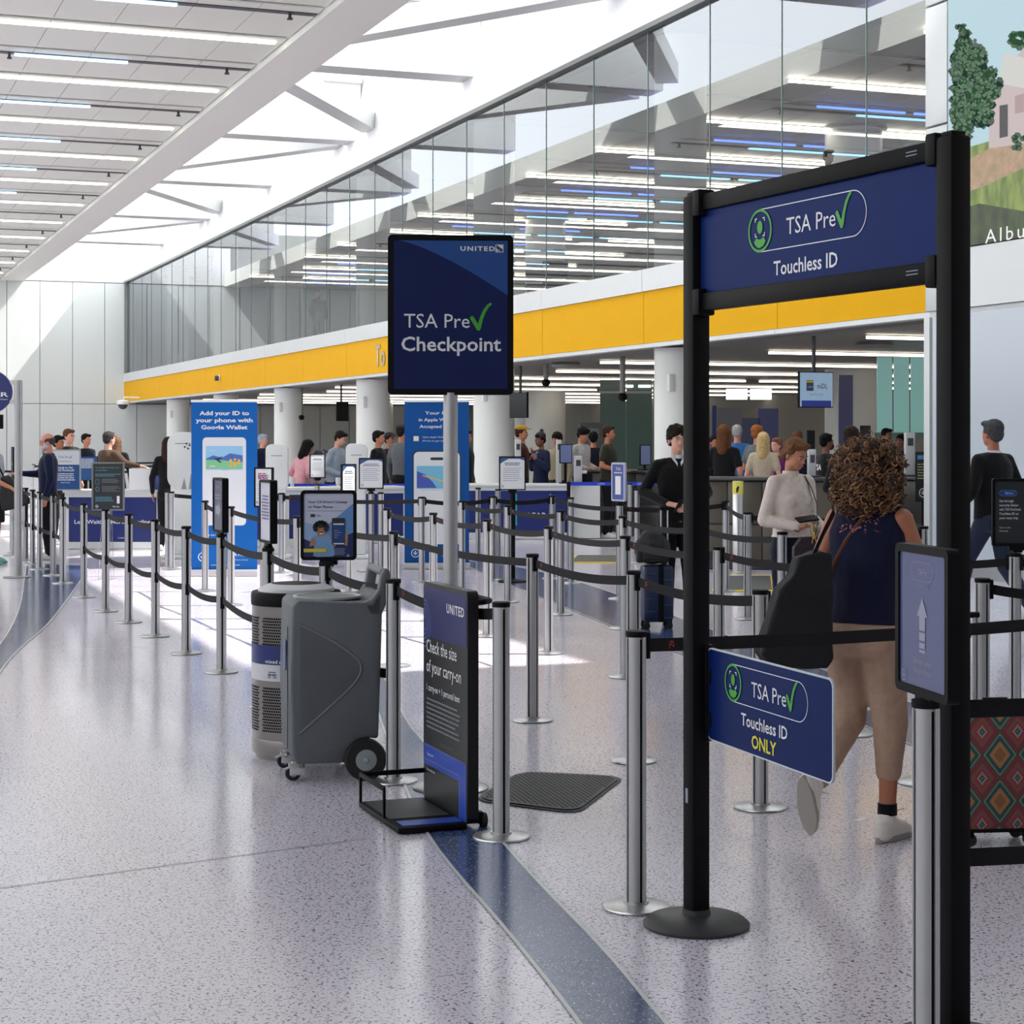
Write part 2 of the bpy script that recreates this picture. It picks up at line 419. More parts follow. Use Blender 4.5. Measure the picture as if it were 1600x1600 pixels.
# round columns
col_m = M('column paint', lin(232,235,230), .4, noise=.02, scale=1)
def column(x, y, r, label):
    o = struct('column', label, 'column', (x, y, 0))
    MB().lathe([(r, 0), (r, Z0)], n=48).obj('lower_shaft', col_m, o)
    MB().lathe([(r, Z1-.05), (r, 9.5)], n=48).obj('upper_shaft', col_m, o)
    MB().lathe([(r+.12, 9.44), (r+.12, 9.49)], n=48).obj('collar', M('collar', lin(110,112,108), .5), o)
    return o
cn = ['first', 'second', 'third', 'fourth', 'fifth', 'sixth']
for k in range(6):
    o = column(15.85, 32.2+10.4*k, .51, 'round white column behind the yellow front, %s from the right' % cn[k])
    MB().box((-.38, -.36, 2.72), (.12, .12, .34)).obj('wall_speaker', white, o, bevel=.02)
for k in range(3): column(24.7, 40.3+20.8*k, .72, 'wide column deep in the hall, %s from the right' % cn[k])
# boxed wall at the right with the picture screen
XB, YB = 13.0, 19.5
bw = struct('wall_screen', 'projecting metal and white wall at the right below the picture screen', 'wall')
MB().box((XB+1.2, YB-8, 5), (2.3, 16, 10.6)).obj('core', metal_pan, bw)
MB().box((XB-.01, YB-.06, 1.58), (.06, .12, 3.16)).obj('corner_trim', metal_pan, bw)
lit = M('backlit white panel', lin(180,189,199), .2, emit=.10)
for k in range(4): MB().box((XB-.01, YB-.18-1.45-2.92*k, 1.68), (.05, 2.9, 2.98)).obj('white_panel', lit, bw)
MB().box((XB-.01, YB-6, .09), (.06, 11.8, .18)).obj('kick_plate', M('kick plate', lin(165,168,170), .3, .4), bw)
for z0_, z1_ in ((3.24, 3.95), (4.0, 5.5), (5.53, 7.0), (7.03, 8.5), (8.53, 10.0)):
    MB().box((XB+.0, YB-.24, (z0_+z1_)/2), (.05, .46, z1_-z0_)).obj('metal_panel', metal_pan, bw, bevel=.004)
    MB().box((XB+.55, YB+.0, (z0_+z1_)/2), (1.1, .05, z1_-z0_)).obj('metal_panel', metal_pan, bw, bevel=.004)
MB().box((XB+.0, YB-6.5, 3.595), (.05, 12, .71)).obj('metal_panel', metal_pan, bw)
# ================================================================ SIGN GRAPHICS
DG = None
def text_mesh(name, body, mat, width, height, bold=0.0, align='LEFT', x=0, z=0, y=0, res=2, squash=None, space=1.0):
    c = bpy.data.curves.new(name, 'FONT'); c.body = body; c.size = 1.0; c.resolution_u = res; c.offset = bold; c.fill_mode = 'FRONT'; c.space_character = space
    o = bpy.data.objects.new(name, c); COL.objects.link(o)
    dg = bpy.context.evaluated_depsgraph_get(); me = bpy.data.meshes.new_from_object(o.evaluated_get(dg))
    bpy.data.objects.remove(o); bpy.data.curves.remove(c)
    me.materials.clear(); me.materials.append(mat); me.name = name
    if not me.vertices: return me
    xs = [v.co.x for v in me.vertices]; x0, x1 = min(xs), max(xs)
    sz = height/.73                       # cap height of the built-in font
    sx = (width/(x1-x0)) if width else sz
    off = {'LEFT': 0, 'CENTER': -(x1-x0)*sx/2, 'RIGHT': -(x1-x0)*sx}[align]
    for v in me.vertices: v.co = Vector((x + off + (v.co.x-x0)*sx, y, z + v.co.y*sz))
    return me
class Sheet:                               # flat print on a sign: u to the right, v up, both from the sheet's centre, in metres
    def __init__(s, parent, y): s.p = parent; s.y = y; s.n = 0
    def _y(s, lift): return s.y - .0008*lift
    def poly(s, pts, mat, name='print', lift=1):
        return MB().flat(pts, s._y(lift)).obj(name, mat, s.p, smooth=False)
    def polys(s, lst, mat, name='print', lift=1):
        b = MB()
        for p in lst: b.flat(p, s._y(lift))
        o = b.obj(name, mat, s.p, smooth=False)
        if len(lst) > 5: tag(o, kind='stuff')
        return o
    def rect(s, u0, v0, u1, v1, mat, name='print', lift=1): return s.poly([(u0,v0),(u1,v0),(u1,v1),(u0,v1)], mat, name, lift)
    def ring(s, outer, inner, mat, name='outline', lift=2):
        n = len(outer); b = MB(); y = s._y(lift)
        b.add([(x, y, z) for x, z in outer] + [(x, y, z) for x, z in inner], [(i, (i+1)%n, (i+1)%n+n, i+n) for i in range(n)])
        return b.obj(name, mat, s.p, smooth=False)
    def text(s, body, u, v, h, mat, w=None, bold=0.0, align='LEFT', lift=2, name='lettering', space=1.0, lab=False):
        return link(name, text_mesh(name, body, mat, w, h, bold, align, u, v, s._y(lift), space=space), s.p)
    def lines(s, u0, u1, v0, step, n, h, mat, lift=2, ragged=.25, center=False):   # rows of unreadably small print
        b = MB()
        for i in range(n):
            u = u0; L = (u1-u0)*(1-random.random()*ragged); du = (u1-u0-L)/2 if center else 0
            while u < u0+L:
                w = random.uniform(1.2, 4.5)*h; w = min(w, u0+L-u)
                b.flat([(u+du, v0-i*step), (u+du+w*.85, v0-i*step), (u+du+w*.85, v0-i*step+h), (u+du, v0-i*step+h)], s._y(lift)); u += w
        return tag(b.obj('fine_print', mat, s.p, smooth=False), kind='stuff')
CHECK = [(0,.44),(.10,.54),(.17,.50),(.38,.18),(.48,.50),(.62,.80),(.80,1.02),(.92,1.10),(.99,1.09),(1.0,1.02),(.86,.90),(.72,.68),(.60,.38),(.52,.04),(.46,-.10),(.34,-.10)]
def check(sh, u, v, h, mat=None, lift=3): return sh.poly([(u+a*h*.86, v+b*h*.9) for a, b in CHECK], mat or green, 'check_mark', lift)
def tsa_pre(sh, u, v, h, w, mat=None, lift=2, chk=None, bold=0.0):
    """'TSA Pre' with the tick; u is the left edge, w the width of the letters"""
    sh.text('TSA Pre', u, v, h, mat or ink, w, bold, lift=lift); check(sh, u+w*1.0, v-.02*h, h*1.75, chk, lift+1)
def touchless_logo(sh, u, v, w, h, full=True):
    """pill outline with face-scan disc at its left end; (u, v) is the centre"""
    t = h*.022
    sh.ring(rrect(w, h, h/2-.0001, u, v, 10), rrect(w-2*t, h-2*t, h/2-t, u, v, 10), ink)
    cx = u - w/2 + h/2; R = h/2
    sh.ring(ellipse(R, R, cx, v), ellipse(R*.88, R*.88, cx, v), green, 'disc_ring', 3)
    sh.poly(ellipse(R*.23, R*.30, cx, v+R*.16), green, 'face_mark', 3)
    sh.poly([(cx-R*.50, v-R*.50), (cx-R*.30, v-R*.32), (cx, v-R*.42), (cx+R*.30, v-R*.32), (cx+R*.50, v-R*.50), (cx+R*.30, v-R*.72), (cx, v-R*.80), (cx-R*.30, v-R*.72)], green, 'shoulder_mark', 3)
    L = []; a = R*.42; q = R*.06; m = R*.18; cv = v+R*.16
    for sx in (-1, 1):
        for sz in (-1, 1):
            x, z = cx+sx*a, cv+sz*a*1.05
            L.append([(x, z), (x-sx*m, z), (x-sx*m, z-sz*q), (x, z-sz*q)]); L.append([(x, z), (x, z-sz*m), (x-sx*q, z-sz*m), (x-sx*q, z)])
    sh.polys(L, ink, 'scan_corners', 3)

# ================================================================ QUEUE POSTS
# brushed tube with recessed belt channels
def post_profile(r, n=8):
    pts = []
    for k in range(4):
        a0 = pi/2*k
        pts += [(r*cos(a0+.06), r*sin(a0+.06))] if False else []
        for i in range(n+1):
            a = a0 + .17 + (pi/2-.34)*i/n; pts.append((r*cos(a), r*sin(a)))
        a1 = a0 + pi/2
        for da, rr in ((-.15, r-.006), (.15, r-.006)): pts.append((rr*cos(a1+da), rr*sin(a1+da)))
    return pts
POST_R, POST_H = .036, .99
pm = MB().slab(post_profile(POST_R), .012, POST_H-.02).mesh('post', steel, angle=30)
slot_b = MB()
for k in range(4):
    a = pi/2*k; slot_b.box(((POST_R-.0052)*cos(a), (POST_R-.0052)*sin(a), .49), (.002, .0085, .94), a)
slm = slot_b.mesh('belt_channel', black)
capm = MB().lathe([(POST_R+.0015, POST_H-.022), (POST_R+.0025, POST_H-.012), (POST_R+.002, POST_H-.002), (.030, POST_H), (.010, POST_H+.001)], n=24).mesh('head_cap', black)
clipm = MB().box((POST_R+.007, 0, POST_H-.055), (.018, .030, .095)).mesh('belt_clip', black, bevel=.004)
clipl = MB().box((POST_R+.007, 0, .50), (.018, .030, .085)).mesh('lower_belt_clip', black, bevel=.004)
basem = MB().lathe([(.04, .0), (.115, .0), (.120, .004), (.118, .010), (.105, .014), (.045, .019), (.044, .026), (.036, .026)], n=40).mesh('base', M('brushed base plate', (.48,.48,.49), .32, .85))
wideb = MB().lathe([(.04, .0), (.17, .0), (.175, .006), (.165, .012), (.045, .022), (.036, .03)], n=40).mesh('base', MATS['brushed base plate'])
chanm = MB().box((POST_R-.001, 0, .735), (.004, .017, .47)).mesh('channel_insert', black)
belt_m = M('black belt webbing', (.013,.013,.015), .7, spec=.2, noise=.1, scale=300)
red_m = M('red belt stitching', (.35,.02,.03), .6)
POSTS = {}
def stanchion(key, px, top, label, group=None, double=False, wide=False, xy=None, rz=None, lower=None):
    d = F*(EYE-POST_H)/(top-HOR)
    loc = at(px, d) if xy is None else xy
    t = thing('stanchion', label, 'queue post', loc, rz if rz is not None else -ANG + random.uniform(.3, .9), group)
    link('base', wideb if wide else basem, t); link('post', pm, t); link('belt_channel', slm, t); link('head_cap', capm, t)
    POSTS[key] = t; return t
def belt(a, b, sag=.05, z=.935, z2=None, h=.048, marks=True, ea=True, eb=True, p0=None, p1=None, logo=True):
    A = POSTS[a] if isinstance(a, str) else None
    pa = (POSTS[a].location.copy() if A is not None else Vector(a)); pb = POSTS[b].location.copy() if isinstance(b, str) else Vector(b)
    pa.z = pb.z = 0; v = pb-pa; L = v.length; t = v/L; ang = atan2(t.y, t.x)
    owner = A if A is not None else POSTS[b]
    off = .045; n = 14; z2 = z if z2 is None else z2; nrm = Vector((-t.y, t.x, 0))*.0009
    vs = []; fs = []
    for i in range(n+1):
        s_ = i/n; p = pa + t*(off + (L-2*off)*s_); zz = z + (z2-z)*s_ - sag*4*s_*(1-s_)
        for q, e in ((nrm, -1), (nrm, 1), (-nrm, 1), (-nrm, -1)): vs.append(p+q+Vector((0,0,zz+e*h/2)))
        if i:
            k = 4*(i-1)
            for j in range(4): fs.append((k+j, k+(j+1)%4, k+4+(j+1)%4, k+4+j))
    fs += [(0,3,2,1), (4*n, 4*n+1, 4*n+2, 4*n+3)]
    loc = Matrix.Rotation(-owner.rotation_euler.z, 4, 'Z') @ Matrix.Translation(-owner.location)
    b_ = MB().add([loc @ x for x in vs], fs); o = b_.obj('belt', belt_m, owner, angle=20)
    if logo and L > .9:
        mk = MB(); s0 = .10
        for dx, dz, w_, h_, r_ in ((0,.008,.020,.004,.5), (.004,-.002,.020,.004,-.6), (-.006,-.006,.004,.016,.2), (.010,.004,.004,.018,-.3), (.0,.013,.010,.004,.1)):
            p = pa + t*(off+s0+dx) ; zz = z - sag*4*.06 + dz
            a_ = t*w_/2; u_ = Vector((0,0,h_/2)); q = (a_*cos(r_)+Vector((0,0,w_/2*sin(r_)))) if w_ > h_ else a_; u2 = u_ if w_ > h_ else u_+t*h_*.4*r_
            for sd in (1, -1):
                nn = nrm*1.9*sd; base = p+Vector((0,0,zz))+nn; quad = [base-q-u2, base+q-u2, base+q+u2, base-q+u2]
                mk.add([loc @ x for x in (quad if sd < 0 else quad[::-1])], [(0,1,2,3)])
        mk.obj('belt_mark', red_m, owner, smooth=False)
    cm = clipm if z > .7 else clipl
    for key, an in ((a, ang), (b, ang+pi)):
        if isinstance(key, str):
            P_ = POSTS[key]; link('belt_clip', cm, P_, None, an - P_.rotation_euler.z)
            if z <= .7:
                link('channel_insert', chanm, P_, None, an - P_.rotation_euler.z)
    return o

def col_label(txt): return txt
# near posts
stanchion('p1', 994, 985, 'large near stanchion left of the black arch post, belt towards the woman')
stanchion('p2', 783, 940, 'stanchion just right of the bag sizer by the black mat')
stanchion('p3', 614.5, 904, 'stanchion between the grey cart and the bag sizer')
stanchion('p0', 1447, 1092, 'nearest stanchion at the right holding the arrow sign', xy=at(1447, 4.84))
stanchion('off', 1730, 945, 'stanchion just past the right edge of the picture')
belt('p3', 'p2', .035); belt('p1', 'off', .015, logo=True)
# the row that carries two belts, running to the left
row = [('c0', 131, 786), ('c1', 165, 795), ('c2', 201, 802), ('c3', 243, 811), ('c4', 291, 822), ('c5', 346, 834), ('c6', 419, 856), ('c7', 509, 878)]
lab = ['leftmost stanchion of the double-belt row, before the white desk', 'stanchion in front of the Spanish notice, double-belt row', 'third stanchion from the left in the double-belt row',
       'fourth stanchion from the left in the double-belt row', 'fifth stanchion of the double-belt row, left of the blue phone banner', 'stanchion under the narrow arrow sign before the blue banner',
       'stanchion under the slim text sign left of the trash bin', 'stanchion under the licence sign behind the grey cart']
for (k, x, y), l in zip(row, lab): stanchion(k, x, y, l)
ks = [r[0] for r in row] + ['p3']
for a, b in zip(ks[:-1], ks[1:]):
    belt(a, b, .025, logo=False); belt(a, b, .03, .52, logo=False)
# belted rows behind, from near to far
def mkrow(name, pts, labels, sag=.03, group=None):
    keys = []
    for i, (x, y) in enumerate(pts):
        k = name+str(i); stanchion(k, x, y, labels[i] if labels else None, group); keys.append(k)
    for a, b in zip(keys[:-1], keys[1:]): belt(a, b, sag)
    return keys
mkrow('b', [(320.5,782),(361,791),(464.5,806),(616,830),(832,865),(990,891),(1188,921),(1441,905)],
      ['stanchion standing before the left part of the blue phone banner', 'stanchion standing before the right edge of the blue phone banner', 'stanchion just left of the licence sign',
       'stanchion left of the tall checkpoint pole, second row', 'stanchion in the second row between the checkpoint pole and the mat', 'stanchion in the second row just behind the large near post',
       'stanchion behind the hanging blue ONLY board', 'second row stanchion directly behind the arrow sign'])
mkrow('m', [(605,794),(677,801),(761,811),(857,822),(977,837),(1123,854),(1330,874)],
      ['stanchion left of the phone banner behind the checkpoint pole', 'stanchion in front of the phone banner just left of the checkpoint pole', 'third row stanchion just right of the checkpoint pole',
       'third row stanchion before the navy desk, a little left of its right end', 'third row stanchion beside the dark backpack', 'third row stanchion just right of the black arch post', 'third row stanchion behind the curly-haired woman'])
mkrow('n', [(722,782),(793,789),(876,797),(973,806),(1095,818),(1222,831),(1443,822)],
      ['fourth row stanchion partly behind the checkpoint pole', 'fourth row stanchion below the white notice on the black stand', 'fourth row stanchion before the right end of the navy desk',
       'fourth row stanchion left of the young man in black', 'fourth row stanchion behind the black arch post', 'stanchion in front of the woman in the cream sweater', 'stanchion beyond the right shoulder of the curly-haired woman'])
mkrow('e', [(262,767),(440,770),(659,776),(770,775),(863,774),(968,787),(1134,782),(1168,800),(1420,800)],
      ['far stanchion in front of the second navy desk', 'far stanchion behind the slim text sign', 'bright stanchion before the left half of the second phone banner',
       'chrome stanchion behind the black notice stand', 'far stanchion at the right end of the navy desk lettering', 'stanchion carrying the pale blue framed sign',
       'far stanchion left of the chrome bollard', 'far stanchion right of the chrome bollard', 'far stanchion beyond the curly hair'], .03)
mkrow('r', [(1535,903),(1760,905)], ['stanchion between the black arch post and the right edge', 'stanchion beyond the right edge, second lane'])
mkrow('s', [(1330,858),(1586,864),(1800,872)], ['stanchion behind the arch, in the lane of the walking man', 'stanchion under the dark touchless notice at the right edge', 'stanchion beyond the right edge, far lane'])
# posts in the far left cluster and singles
for k, x, y, l in (('l0', 98, 777, 'stanchion at the left end of the first navy desk, nearest of the left cluster'), ('l1', 83, 772, 'stanchion below the precheck poster, second of the left cluster'),
                   ('l2', 62, 768, 'stanchion in front of the bearded man'), ('l3', 51, 765, 'stanchion left of the bearded man'),
                   ('l4', 40, 762, 'thin far stanchion in the left cluster beside the black bag'), ('l5', 31, 760, 'thin far stanchion in the left cluster under the black bag'),
                   ('l6', 19, 757, 'farthest stanchion of the left cluster')):
    stanchion(k, x, y, l)
for a, b in (('l6','l5'), ('l5','l4'), ('l4','l3'), ('l3','l2'), ('l2','l1'), ('l1','l0')): belt(a, b, .02, logo=False); belt(a, b, .02, .52, logo=False)
belt('l0', 'c0', .04, logo=False)
for k, x, y, l in (('w0', 747, 762, 'chrome post on a wide base before the navy desk'), ('w1', 778, 764, 'chrome post on a wide base behind the black notice stand'),
                   ('w2', 268, 768, 'second post of the pair before the white desk gap'), ('w3', 892, 777, 'chrome post at the right end of the navy desk'),
                   ('w4', 984, 755, 'far post right of the pale blue framed sign'), ('w5', 995, 764, 'far post beside the young man in black'),
                   ('w6', 580, 769, 'post under the large white notice'), ('w7', 595, 769, 'post right of the one under the large white notice'), ('w8', 496, 756.3, 'post under the tilted small white notice'),
                   ('w10', 412.5, 799.5, 'post under the pale pink notice behind the slim text sign'),
                   ('w9', 544.5, 782, 'post under the white notice with rounded head panel')):
    stanchion(k, x, y, l, wide=k in ('w0','w1','w6'))
# a far field of queue posts along the back wall
fid = 0; rown = [0,0,0]; ORD = ['first','second','third','fourth','fifth','sixth','seventh','eighth','ninth','tenth','eleventh','twelfth']
for r_ in range(3):
    prev = None
    for i in range(12):
        d = 40 + r_*7; x = -14.2 + i*1.55 + r_*.4
        if at(800, d).x is None: continue
        p = P(d, x); px = 800+F*x/d
        if px > 300 or px < -20: prev = None; continue
        k = 'f%d' % fid; fid += 1
        stanchion(k, 0, 760, 'small distant stanchion before the back wall, %s from the left in the %s row' % (ORD[rown[r_]], ('nearest','middle','farthest')[r_]), 'distant stanchions before the back wall', xy=p); rown[r_] += 1
        if prev: belt(prev, k, .02, logo=False)
        prev = k

# ================================================================ SIGNS ON POSTS AND STANDS
frame_b = black
def framed(name, label, cat, loc, yaw, w, h, zc, face, group=None, fw=.018, depth=.025, rad=.02, fmat=None, socket=True):
    """sign frame standing at zc on top of a post; yaw is extra turn from facing the viewer"""
    t = thing(name, label, cat, (loc[0], loc[1], 0), -ANG + yaw, group)
    o = rrect(w, h, rad, 0, zc); i = rrect(w-2*fw, h-2*fw, max(.004, rad-fw*.5), 0, zc); n = len(o); b = MB()
    for y0, y1 in ((-depth/2, depth/2),):
        b.add([(x, y0, z) for x, z in o] + [(x, y0, z) for x, z in i] + [(x, y1, z) for x, z in o] + [(x, y1, z) for x, z in i] + [(x, y0+.006, z) for x, z in i],
              [(k, (k+1)%n, (k+1)%n+n, k+n) for k in range(n)] + [(k+2*n, k+3*n, (k+1)%n+3*n, (k+1)%n+2*n) for k in range(n)] +
              [(k, k+2*n, (k+1)%n+2*n, (k+1)%n) for k in range(n)] + [(k+n, (k+1)%n+n, (k+1)%n+4*n, k+4*n) for k in range(n)])
        b.add([(x, y1-.001, z) for x, z in i], [tuple(range(n-1, -1, -1))])
    b.obj('frame', fmat or frame_b, t, angle=40)
    MB().flat(rrect(w-2*fw+.001, h-2*fw+.001, max(.004, rad-fw*.5), 0, zc), -depth/2+.006).obj('sheet', face, t, smooth=False)
    if socket:
        MB().box((0, 0, zc-h/2-.012), (.10, .028, .028)).box((0, 0, zc-h/2-.028), (.055, .05, .02)).obj('socket', frame_b, t, bevel=.004)
    s = Sheet(t, -depth/2+.006); s.t = t; s.w = w-2*fw; s.h = h-2*fw; s.zc = zc
    return s
def tsa_badge(s, u, v, r, mat, lift=3):
    s.ring(ellipse(r, r, u, v, 20), ellipse(r*.82, r*.82, u, v, 20), mat, 'round_seal', lift)
    s.polys([[(u-r*.6, v+r*.25), (u, v-r*.1), (u+r*.6, v+r*.25), (u+r*.35, v-r*.15), (u, v-r*.45), (u-r*.35, v-r*.15)], [(u-r*.16, v+r*.5), (u+r*.16, v+r*.5), (u+r*.1, v+.0), (u-r*.1, v+.0)]], mat, 'seal_eagle', lift)
paper = M('white paper', (.80,.81,.83), .5)
slate = M('violet grey screen print', lin(82,88,130), .3, spec=.3)
def curve_strip(s, mat, w, h, zc): pass

# 1 arrow sign on the nearest post
d0 = 4.84; a0_, a1_ = P(5.02, (1408-800)/F*5.02), P(4.68, (1491-800)/F*4.68); v = a1_-a0_
yaw = atan2(v.y, v.x) + ANG; mid = (a0_+a1_)/2
s = framed('arrow_sign', 'framed violet arrow sign on the nearest stanchion, precheck lanes straight ahead', 'sign', (mid.x, mid.y), yaw, v.length, .398, (hz(848,5.02)+hz(1102,4.68))/2, slate, depth=.035, fw=.022)
zc = s.zc
s.polys([[(0, zc+.062), (-.034, zc+.012), (-.019, zc+.012), (-.019, zc-.025), (.019, zc-.025), (.019, zc+.012), (.034, zc+.012)], [(-.019, zc-.031), (.019, zc-.031), (.019, zc-.052), (-.019, zc-.052)],
         [(-.019, zc-.058), (.019, zc-.058), (.019, zc-.072), (-.019, zc-.072)], [(-.019, zc-.077), (.019, zc-.077), (.019, zc-.084), (-.019, zc-.084)]], grey_ink, 'up_arrow', 2)
s.ring(rrect(.145, .05, .0249, 0, zc+.130), rrect(.141, .046, .0229, 0, zc+.130), M('faint outline', lin(125,130,165), .5), 'pill_outline')
s.text('TSA Pre', -.028, zc+.122, .016, grey_ink, .058); s.text('Touchless ID', 0, zc+.086, .012, MATS['faint outline'], .085, align='CENTER')
s.text('Security Lanes', 0, zc-.115, .015, grey_ink, .11, align='CENTER'); s.text('Straight Ahead', 0, zc-.140, .015, grey_ink, .115, align='CENTER')
tsa_badge(s, -s.w/2+.03, zc-.155, .016, grey_ink)

# 2 dark touchless notice at right edge
charcoal = M('charcoal print', lin(38,42,46), .35)
s = framed('touchless_notice', 'charcoal touchless ID notice in a black frame at the right edge', 'sign', at(1589, 11.0), 0, .30, .405, hz(800.5, 11.0), charcoal, rad=.012); zc = s.zc
s.ring(rrect(.105, .036, .0179, -.055, zc+.115), rrect(.101, .032, .0159, -.055, zc+.115), M('light blue print', lin(90,150,210), .5), 'pill_outline')
s.rect(-.10, zc+.10, -.012, zc+.13, M('mid blue print', lin(30,75,150), .5), 'pill_fill', 1); s.text('TSA Pre', -.075, zc+.108, .014, ink, .045); check(s, -.028, zc+.108, .018)
for i, tt in enumerate(('Get through', 'security faster', 'with TSA PreCheck', 'Touchless ID on', 'your next trip.')): s.text(tt, -.108, zc+.062-i*.0255, .0145, ink, .0075*len(tt)+.003, bold=.01)
for i, tt in enumerate(('Opt in on the', 'United app')): s.text(tt, -.108, zc-.095-i*.020, .009, ink, .0052*len(tt))

# 3 / 4 the slim signs seen edge-on in the double-belt row
s = framed('arrow_sign', 'narrow dark sign with a right arrow before the blue phone banner', 'sign', at(344.5, 13.0), -1.18, .30, .385, hz(789,13.0), M('dusk blue print', lin(58,62,95), .3), depth=.045); zc = s.zc
s.polys([[(-.075, zc-.065), (.01, zc-.065), (.01, zc-.10), (.085, zc-.035), (.01, zc+.03), (.01, zc-.005), (-.075, zc-.005)]], grey_ink, 'right_arrow', 2)
s.text('TSA Pre', 0, zc+.115, .022, grey_ink, .10, align='CENTER'); s.lines(-.09, .09, zc+.065, .022, 2, .010, grey_ink, center=True)
s = framed('text_sign', 'narrow pale text sign in black frame above the trash bin', 'sign', at(419, 11.5), -1.20, .30, .395, hz(799,11.5), M('lilac paper', lin(205,203,222), .4), depth=.045); zc = s.zc
s.lines(-.10, .10, zc+.09, .020, 8, .011, M('lilac print', lin(110,105,145), .5), center=True)

# 5 the licence poster on its post
sky_poster = M('pale poster ground', lin(196,202,226), .4)
s = framed('licence_poster', 'black framed poster of a curly-haired man holding a phone, driver licence advert', 'sign', at(513.5, 10.2), .03, .31, .388, hz(820.5,10.2), sky_poster, rad=.022); zc = s.zc; W, H = s.w/2, s.h/2
s.poly([(-W, zc-.02), (-.02, zc-.01), (W, zc+.12), (W, zc-H), (-W, zc-H)], M('poster mid blue', lin(105,150,208), .4), 'blue_sweep', 1)
s.poly([(-W, zc+.015), (-.03, zc-.01), (-.02, zc-.11), (-W, zc-.08)], M('poster light blue', lin(150,182,225), .4), 'light_sweep', 2)
s.poly([(-W, zc-.075), (-.05, zc-.11), (.06, zc-.075), (W, zc-.04), (W, zc-H), (-W, zc-H)], M('poster navy', lin(28,44,100), .4), 'navy_sweep', 3)
s.text('Your CA Driver\'s License', -.115, zc+.122, .0155, inkb, .218, bold=.008); s.text('on Your Phone', -.115, zc+.095, .0155, inkb, .138, bold=.008)
s.lines(-.115, .09, zc+.078, .01, 1, .004, grey_ink, ragged=.02)
s.rect(-.100, zc+.045, -.075, zc+.062, M('dark chip', (.03,.04,.05), .5), 'licence_chip', 3); s.text('mDL', -.066, zc+.048, .010, MATS['dark chip'], .024)
skin_p = M('poster skin', lin(176,126,98), .6); tee = M('poster tee blue', lin(120,160,205), .6)
s.poly([(-.085, zc-.20+.03), (-.10+.02, zc-.11), (-.098, zc-.075), (-.062, zc-.052), (-.03, zc-.046), (.0, zc-.052), (.018, zc-.08), (.03, zc-.12), (.035, zc-.165), (.02, zc-.174), (-.06, zc-.176)], tee, 'man_tee', 4)
s.poly(ellipse(.024, .034, -.042, zc-.030), skin_p, 'man_face', 5)
s.polys([ellipse(.014, .014, -.042+.032*cos(a), zc-.012+.026*sin(a), 10) for a in [pi*k/7 for k in range(-1, 9)]] + [ellipse(.030, .020, -.042, zc+.004)], inkb, 'man_hair', 6)
s.poly(ellipse(.010, .004, -.040, zc-.046, 10), ink, 'man_smile', 7); s.polys([ellipse(.013, .003, -.040, zc-.039, 10), ellipse(.003, .002, -.050, zc-.024, 8), ellipse(.003, .002, -.033, zc-.024, 8)], inkb, 'man_moustache', 7)
s.poly([(-.105, zc-.118), (-.098, zc-.078), (-.080, zc-.072), (-.070, zc-.09), (-.078, zc-.112)], skin_p, 'raised_hand', 5)
s.poly([(.012, zc-.055), (.02, zc-.11), (.04, zc-.12), (.03, zc-.05)], skin_p, 'arm', 5); s.poly([(.088, zc-.03), (.108, zc-.06), (.104, zc-.115), (.085, zc-.11)], skin_p, 'arm', 5)
s.poly(rrect(.072, .150, .008, .055, zc-.035), inkb, 'phone_body', 6); s.poly(rrect(.064, .118, .004, .056, zc-.048), M('phone screen blue', lin(32,66,132), .4), 'phone_screen', 7)
s.rect(.026, zc+.002, .086, zc+.010, ink, 'phone_bar', 8); s.rect(.028, zc-.106, .086, zc-.099, ink, 'phone_bar', 8); s.lines(.032, .08, zc-.03, .013, 4, .004, grey_ink, lift=8, ragged=.6)
s.rect(-W, zc-.150, -.012, zc-.130, M('poster yellow', lin(215,200,60), .4), 'yellow_strip', 8)
s.text('CADMV', -.115, zc-.176, .010, ink, .034); s.lines(.035, .10, zc-.132, .008, 5, .0035, grey_ink, lift=5); tsa_badge(s, .108, zc-.170, .008, ink, 6)

# 6 the far notices
blue_head = M('notice blue corner', lin(60,95,150), .4)
def notice(label, px, y0, y1, d, w, yaw=0, lines=7, arc=True, logo=True, h=None, socket=True):
    h = h or (y1-y0)*d/F
    s = framed('notice', label, 'sign', at(px, d), yaw, w, h, hz((y0+y1)/2, d), paper, rad=.008, fw=.014, socket=socket); z = s.zc; W, H = s.w/2, s.h/2
    if arc:
        s.poly([(-W, z+H), (W, z+H), (W, z+H*.80), (W*.6, z+H*.92), (-W*.3, z+H*.92), (-W, z+H*.62)], blue_head, 'blue_corner', 1)
    s.lines(-W*.75, W*.75, z+H*.62, H*.11, 2, H*.05, M('notice dark print', lin(80,85,120), .5), center=True)
    s.lines(-W*.75, W*.8, z+H*.30, H*.13, lines, H*.035, M('notice grey print', lin(140,144,160), .5))
    if logo: tsa_badge(s, -W*.78, z-H*.82, H*.08, MATS['notice dark print'])
    return s
s = notice('white notice on the black round-based stand before the navy desk', 800.5, 713, 766, 21.3, .31)
st = thing('sign_stand', 'black pole stand with round base holding a white notice', 'sign stand', at(801, 21.3))
MB().lathe([(.17, 0), (.175, .012), (.16, .022), (.04, .035), (.028, .05)], n=32).obj('base', black, st); MB().cyl(.03, .04, hz(767, 21.3)-.03).obj('pole', black, st)
notice('large white notice in black frame, right of the white kiosk', 580, 715.5, 764, 23.0, .31, .05)
notice('white notice leaning behind the licence poster, rounded head panel', 544.5, 725, 782, 20.0, .20, .75, 6)
notice('small tilted white notice before the woman in pink', 496, 709, 747, 27, .235, .35, 6, arc=False)
